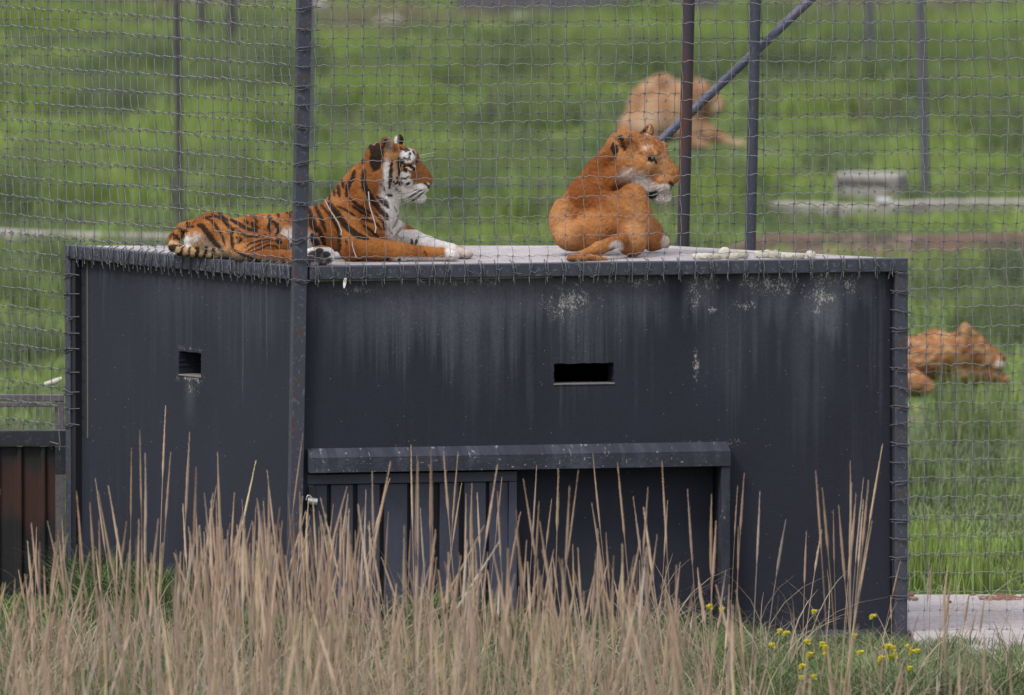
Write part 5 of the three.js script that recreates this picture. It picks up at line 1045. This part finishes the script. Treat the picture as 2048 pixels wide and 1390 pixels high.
  paint(g, (x, y, z, nx, ny, nz) => {
    const [u0, v0] = sideUV(x, y, z), a = (u0 - 1050) * S, b = (v0 - 230) * S, f2 = noise(u0 * 0.9, v0 * 0.9, 9) - 0.5, A = a + (noise(u0 * 0.5, v0 * 0.25, 4) - 0.5) * 16 + f2 * 4, B = b + f2 * 12;
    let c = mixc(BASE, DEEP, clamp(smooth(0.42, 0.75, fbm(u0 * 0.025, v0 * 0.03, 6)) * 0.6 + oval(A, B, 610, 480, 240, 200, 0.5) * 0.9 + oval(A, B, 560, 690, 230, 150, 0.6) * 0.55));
    c = mixc(c, PALE, clamp(oval(A, B, 300, 1000, 140, 200, 0.6) * 0.3 + oval(A, B, 1000, 960, 110, 160, 0.6) * 0.3 + oval(A, B, 1180, 450, 90, 140, 0.5) * 0.25 + oval(A, B, 1080, 120, 34, 50, 0.4) * (a > 1060 ? 0.9 : 0) + oval(A, B, 860, 150, 60, 36, 0.4) * 0.4));  // pale patches paint highlights into rump, haunch and near ear rim
    let w = Math.max(oval(A, B, 1010, 600, 90, 110, 0.45) * (z < -1.0 && z > -1.6 && nx > -2 && b < 690 && !(b > 600 && z > -1.345 && a < 1040) ? 1 : 0), oval(A, B, 920, 520, 90, 70, 0.6) * 0.6, oval(A, B, 1200, 720, 90, 60, 0.2), oval(A, B, 1215, 634, 106, 42, 0.3), oval(A, B, 1292, 632, 24, 46, 0.4), oval(A, B, 1060, 265, 50, 36, 0.7) * 0.22, oval(A, B, 800, 1135, 60, 42, 0.4) * (z > -1.15 ? 1 : 0), oval(A, B, 1235, 1100, 34, 70, 0.4) * 0.8, oval(A, B, 1090, 630, 70, 60, 0.5));
    if (z > -1.325 && a < 1110 && b > 560 && b < 1000) w = 0;
    c = mixc(c, WHITE, clamp(w));
    c = mixc(c, [0.21, 0.07, 0.02], cover(faint, A, B, 8) * 0.6); c = mixc(c, [0.62, 0.43, 0.27], cover(light, A, B, 6) * 0.6);
    c = mixc(c, BLACK, cover(dark, A, B, 4) * 0.96);
    const sp = noise(u0 * 0.28, v0 * 0.28, 21); if (b < 330 && a > 880 && sp > 0.66) c = mixc(c, [0.2, 0.065, 0.02], 0.5);
    if (z > -0.7 && b > 1236) c = mixc(c, [0.10, 0.075, 0.06], smooth(0.45, 0.6, noise(A / 17, 3)) * 0.85);
    c = mixc(c, [0.13, 0.07, 0.05], oval(A, B, 770, 1165, 26, 26, 0.4) * (z > -1.15 ? 0.8 : 0));
    const hair = 0.84 + 0.32 * noise(u0 * 0.7 - v0 * 0.3, v0 * 0.35 + u0 * 0.15, z * 30) * (0.7 + 0.6 * noise(u0 * 0.25, v0 * 0.25, 5));
    return c.map((q) => q * hair);
  });
  const t = thing('lioness', 'tawny orange lioness crouched on the den roof, head turned right in profile', 'lioness', at(1200, 510, -1.3).setY(ROOF));
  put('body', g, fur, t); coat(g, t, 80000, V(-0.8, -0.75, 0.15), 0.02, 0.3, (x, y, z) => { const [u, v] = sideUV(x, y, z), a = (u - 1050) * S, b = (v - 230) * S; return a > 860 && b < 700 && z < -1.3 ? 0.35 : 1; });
  const e = at(X(1108), Y(382), -1.29), eg = new THREE.SphereGeometry(0.013, 16, 12); eg.translate(e.x, e.y, e.z - 0.03);
  put('eye', eg, std({ color: lin(0.03, 0.018, 0.008), roughness: 0.12 }), t);
  const wm = std({ color: lin(0.85, 0.83, 0.78), roughness: 0.5 });
  [[1190, 620, 1080, 650], [1200, 640, 1100, 700], [1180, 610, 1070, 615], [1190, 290, 1270, 280], [1190, 300, 1280, 305]].forEach(([a, b, c, d], i) => { const m = new MB(), p = at(X(a), Y(b), i > 2 ? -1.5 : -1.3), q = at(X(c), Y(d), i > 2 ? -1.5 : -1.2); m.tube([p, p.clone().lerp(q, 0.5).add(V(0, -0.006, 0.02)), q], (s) => 0.0011 * (1 - s * 0.7), 4); put('whisker', m.geo(), wm, t); });
  const tuft = new MB(); for (let k = 0; k < 90; k++) { const p = at(X(rr(1140, 1265)), Y(rr(700, 745)), -1.45 + rr(-0.1, 0.1)); tuft.tube([p, p.clone().add(V(rr(-0.01, 0.014), -0.01, rr(-0.005, 0.005))), p.clone().add(V(rr(-0.01, 0.012), -rr(0.014, 0.022), 0))], (s) => 0.0024 * (1 - s * 0.9), 3, false); }
  put('chin_fur', tuft.geo(), std({ color: lin(0.72, 0.68, 0.62), roughness: 0.9 }), t);
}
// ------------------------------------------------------------------ the two lions out in the grass
{
  const z0 = onField(1360, 300).z, sc = (BACK - z0) / FPX, P = [], { cap, ell, cut } = rig(P, sc), k = 0.06;
  const Z = (d) => z0 + d;
  ell(1308, 222, Z(-0.1), 56, 66, 44, k, [0, 0, -0.2]); ell(1326, 186, Z(-0.1), 32, 40, 36, k); ell(1290, 255, Z(0.05), 52, 42, 40, k);
  cap(1320, 235, Z(0), 52, 1375, 235, Z(0), 42, k); ell(1365, 195, Z(-0.05), 34, 34, 34, k);
  cap(1370, 215, Z(0.05), 36, 1398, 195, Z(0.1), 30, k); ell(1396, 192, Z(0.12), 31, 32, 30, k);
  cap(1405, 196, Z(0.12), 24, 1436, 208, Z(0.14), 15, 0.04); ell(1434, 216, Z(0.14), 15, 12, 14, 0.03); cap(1405, 215, Z(0.12), 18, 1428, 226, Z(0.12), 9, 0.04);
  ell(1390, 164, Z(0.2), 8, 9, 4, 0.03); ell(1398, 164, Z(-0.02), 8, 9, 4, 0.03);
  cap(1375, 250, Z(0.1), 28, 1420, 268, Z(0.15), 17, k); cap(1420, 270, Z(0.15), 16, 1470, 287, Z(0.2), 8, k); ell(1480, 288, Z(0.2), 12, 7, 9, 0.03);
  cap(1370, 262, Z(0.2), 24, 1390, 288, Z(0.3), 13, k); cap(1250, 282, Z(0.2), 18, 1310, 290, Z(0.25), 10, k); cap(1390, 290, Z(0.3), 9, 1420, 292, Z(0.35), 8, k);
  ell(1258, 262, Z(0.1), 22, 30, 26, k);
  const g = mesh(P, 0.014, (x, y, z) => (noise(x * 25, y * 25, z * 25) - 0.5) * 0.01), o = at(1024, 0, z0), c0 = onField(1360, 298);
  const inv = 1 / sc, LIGHT = [0.33, 0.21, 0.125], MID = [0.265, 0.135, 0.066], DK = [0.16, 0.075, 0.04];
  paint(g, (x, y, z) => {
    const u = 1024 + x * inv, v = 298 - (y - c0.y) * inv + (z - z0) * 9, n = fbm(u * 0.06, v * 0.06, 3), f = noise(u * 0.8, v * 0.4, z * 20);
    let c = mixc(LIGHT, MID, smooth(0.35, 0.65, n + 0.1 * Math.sin(u * 0.12)));
    c = mixc(c, DK, 0.8 * Math.max(oval(u, v, 1323, 160, 7, 13, 0.5), oval(u, v, 1304, 180, 5, 6, 0.5), oval(u, v, 1350, 182, 4, 6, 0.5), oval(u, v, 1394, 178, 7, 8, 0.5), oval(u, v, 1278, 184, 5, 8, 0.5), oval(u, v, 1276, 213, 5, 5, 0.5), oval(u, v, 1438, 229, 14, 4, 0.5), oval(u, v, 1446, 202, 5, 4, 0.4)));
    c = mixc(c, [0.6, 0.45, 0.32], 0.7 * Math.max(oval(u, v, 1432, 212, 14, 12, 0.5), oval(u, v, 1300, 245, 40, 22, 0.6) * 0.7, oval(u, v, 1470, 288, 40, 10, 0.5)));
    return c.map((q) => q * (0.82 + 0.34 * f));
  });
  const t = thing('lion', 'pale sandy lion resting in the far grass behind the slanting brace', 'lion', c0); put('body', g, fur, t);
  const m = new MB(), e = at(1416, 190, z0 + 0.12 + 28 * sc); m.tube([e.clone().add(V(-0.014, 0, 0)), e, e.clone().add(V(0.014, -0.004, 0))], 0.012, 8); put('eye', m.geo(), std({ color: lin(0.03, 0.02, 0.01), roughness: 0.2 }), t);
}
{
  const z0 = onField(1900, 788).z, sc = (BACK - z0) / FPX, P = [], { cap, ell, cut } = rig(P, sc), k = 0.06, Z = (d) => z0 + d;
  cap(1690, 728, Z(-0.3), 50, 1800, 724, Z(-0.15), 52, k); cap(1800, 722, Z(-0.15), 50, 1880, 712, Z(0), 44, k); ell(1870, 690, Z(-0.1), 36, 30, 40, k);
  ell(1925, 702, Z(0.08), 46, 40, 42, k); cap(1935, 700, Z(0.08), 38, 1965, 714, Z(0.12), 28, k); cap(1960, 708, Z(0.12), 24, 1996, 722, Z(0.15), 15, 0.04); ell(1997, 730, Z(0.15), 16, 13, 18, 0.03);
  cap(1930, 738, Z(0.1), 24, 1985, 746, Z(0.14), 11, k);
  ell(1929, 664, Z(0.2), 12, 20, 6, 0.03, [0.1, -0.3, -0.25]); cut(1931, 664, Z(0.225), 8, 14, 5, 0.02, [0.1, -0.3, -0.25]); ell(1942, 668, Z(-0.08), 10, 14, 6, 0.03);
  cap(1800, 740, Z(0.15), 30, 1838, 768, Z(0.3), 17, k); cap(1838, 770, Z(0.3), 15, 1862, 780, Z(0.36), 9, k);
  cap(1960, 748, Z(0.1), 18, 2010, 757, Z(0.15), 9, k); cap(1900, 745, Z(-0.05), 30, 1960, 755, Z(-0.02), 14, k);
  cap(1760, 765, Z(0.15), 24, 1830, 775, Z(0.2), 14, k);
  const g = mesh(P, 0.012, (x, y, z) => (noise(x * 25, y * 25, z * 25) - 0.5) * 0.022 + (noise(x * 9, y * 9, z * 9) - 0.5) * 0.04), c0 = onField(1900, 786), inv = 1 / sc;
  const LIGHT = [0.42, 0.265, 0.14], MID = [0.30, 0.125, 0.045], DK = [0.06, 0.026, 0.02];
  paint(g, (x, y, z) => {
    const u = 1024 + x * inv, v = 786 - (y - c0.y) * inv + (z - z0) * 15, n = fbm(u * 0.07, v * 0.09, 3), f = noise(u * 0.8, v * 0.4, z * 20);
    let c = mixc(LIGHT, MID, smooth(0.36, 0.56, fbm(u * 0.11, v * 0.16, 5) * 0.6 + n * 0.4));
    c = mixc(c, DK, 0.9 * Math.max(oval(u, v, 1940, 692, 10, 6, 0.4) * 0.8, oval(u, v, 1961, 706, 6, 4, 0.5), oval(u, v, 2009, 716, 5, 5, 0.4), oval(u, v, 1918, 660, 4, 14, 0.5) * 0.5));
    c = mixc(c, [0.66, 0.58, 0.5], oval(u, v, 2001, 727, 9, 9, 0.5) * 0.85);
    return c.map((q) => q * (0.8 + 0.38 * f));
  });
  const t = thing('lion', 'orange lion lying low in the grass right of the steel end post', 'lion', c0); put('body', g, fur, t); coat(g, t, 20000, V(-0.8, -0.5, 0.2), 0.05, 1);
}
renderer.render(scene, camera);
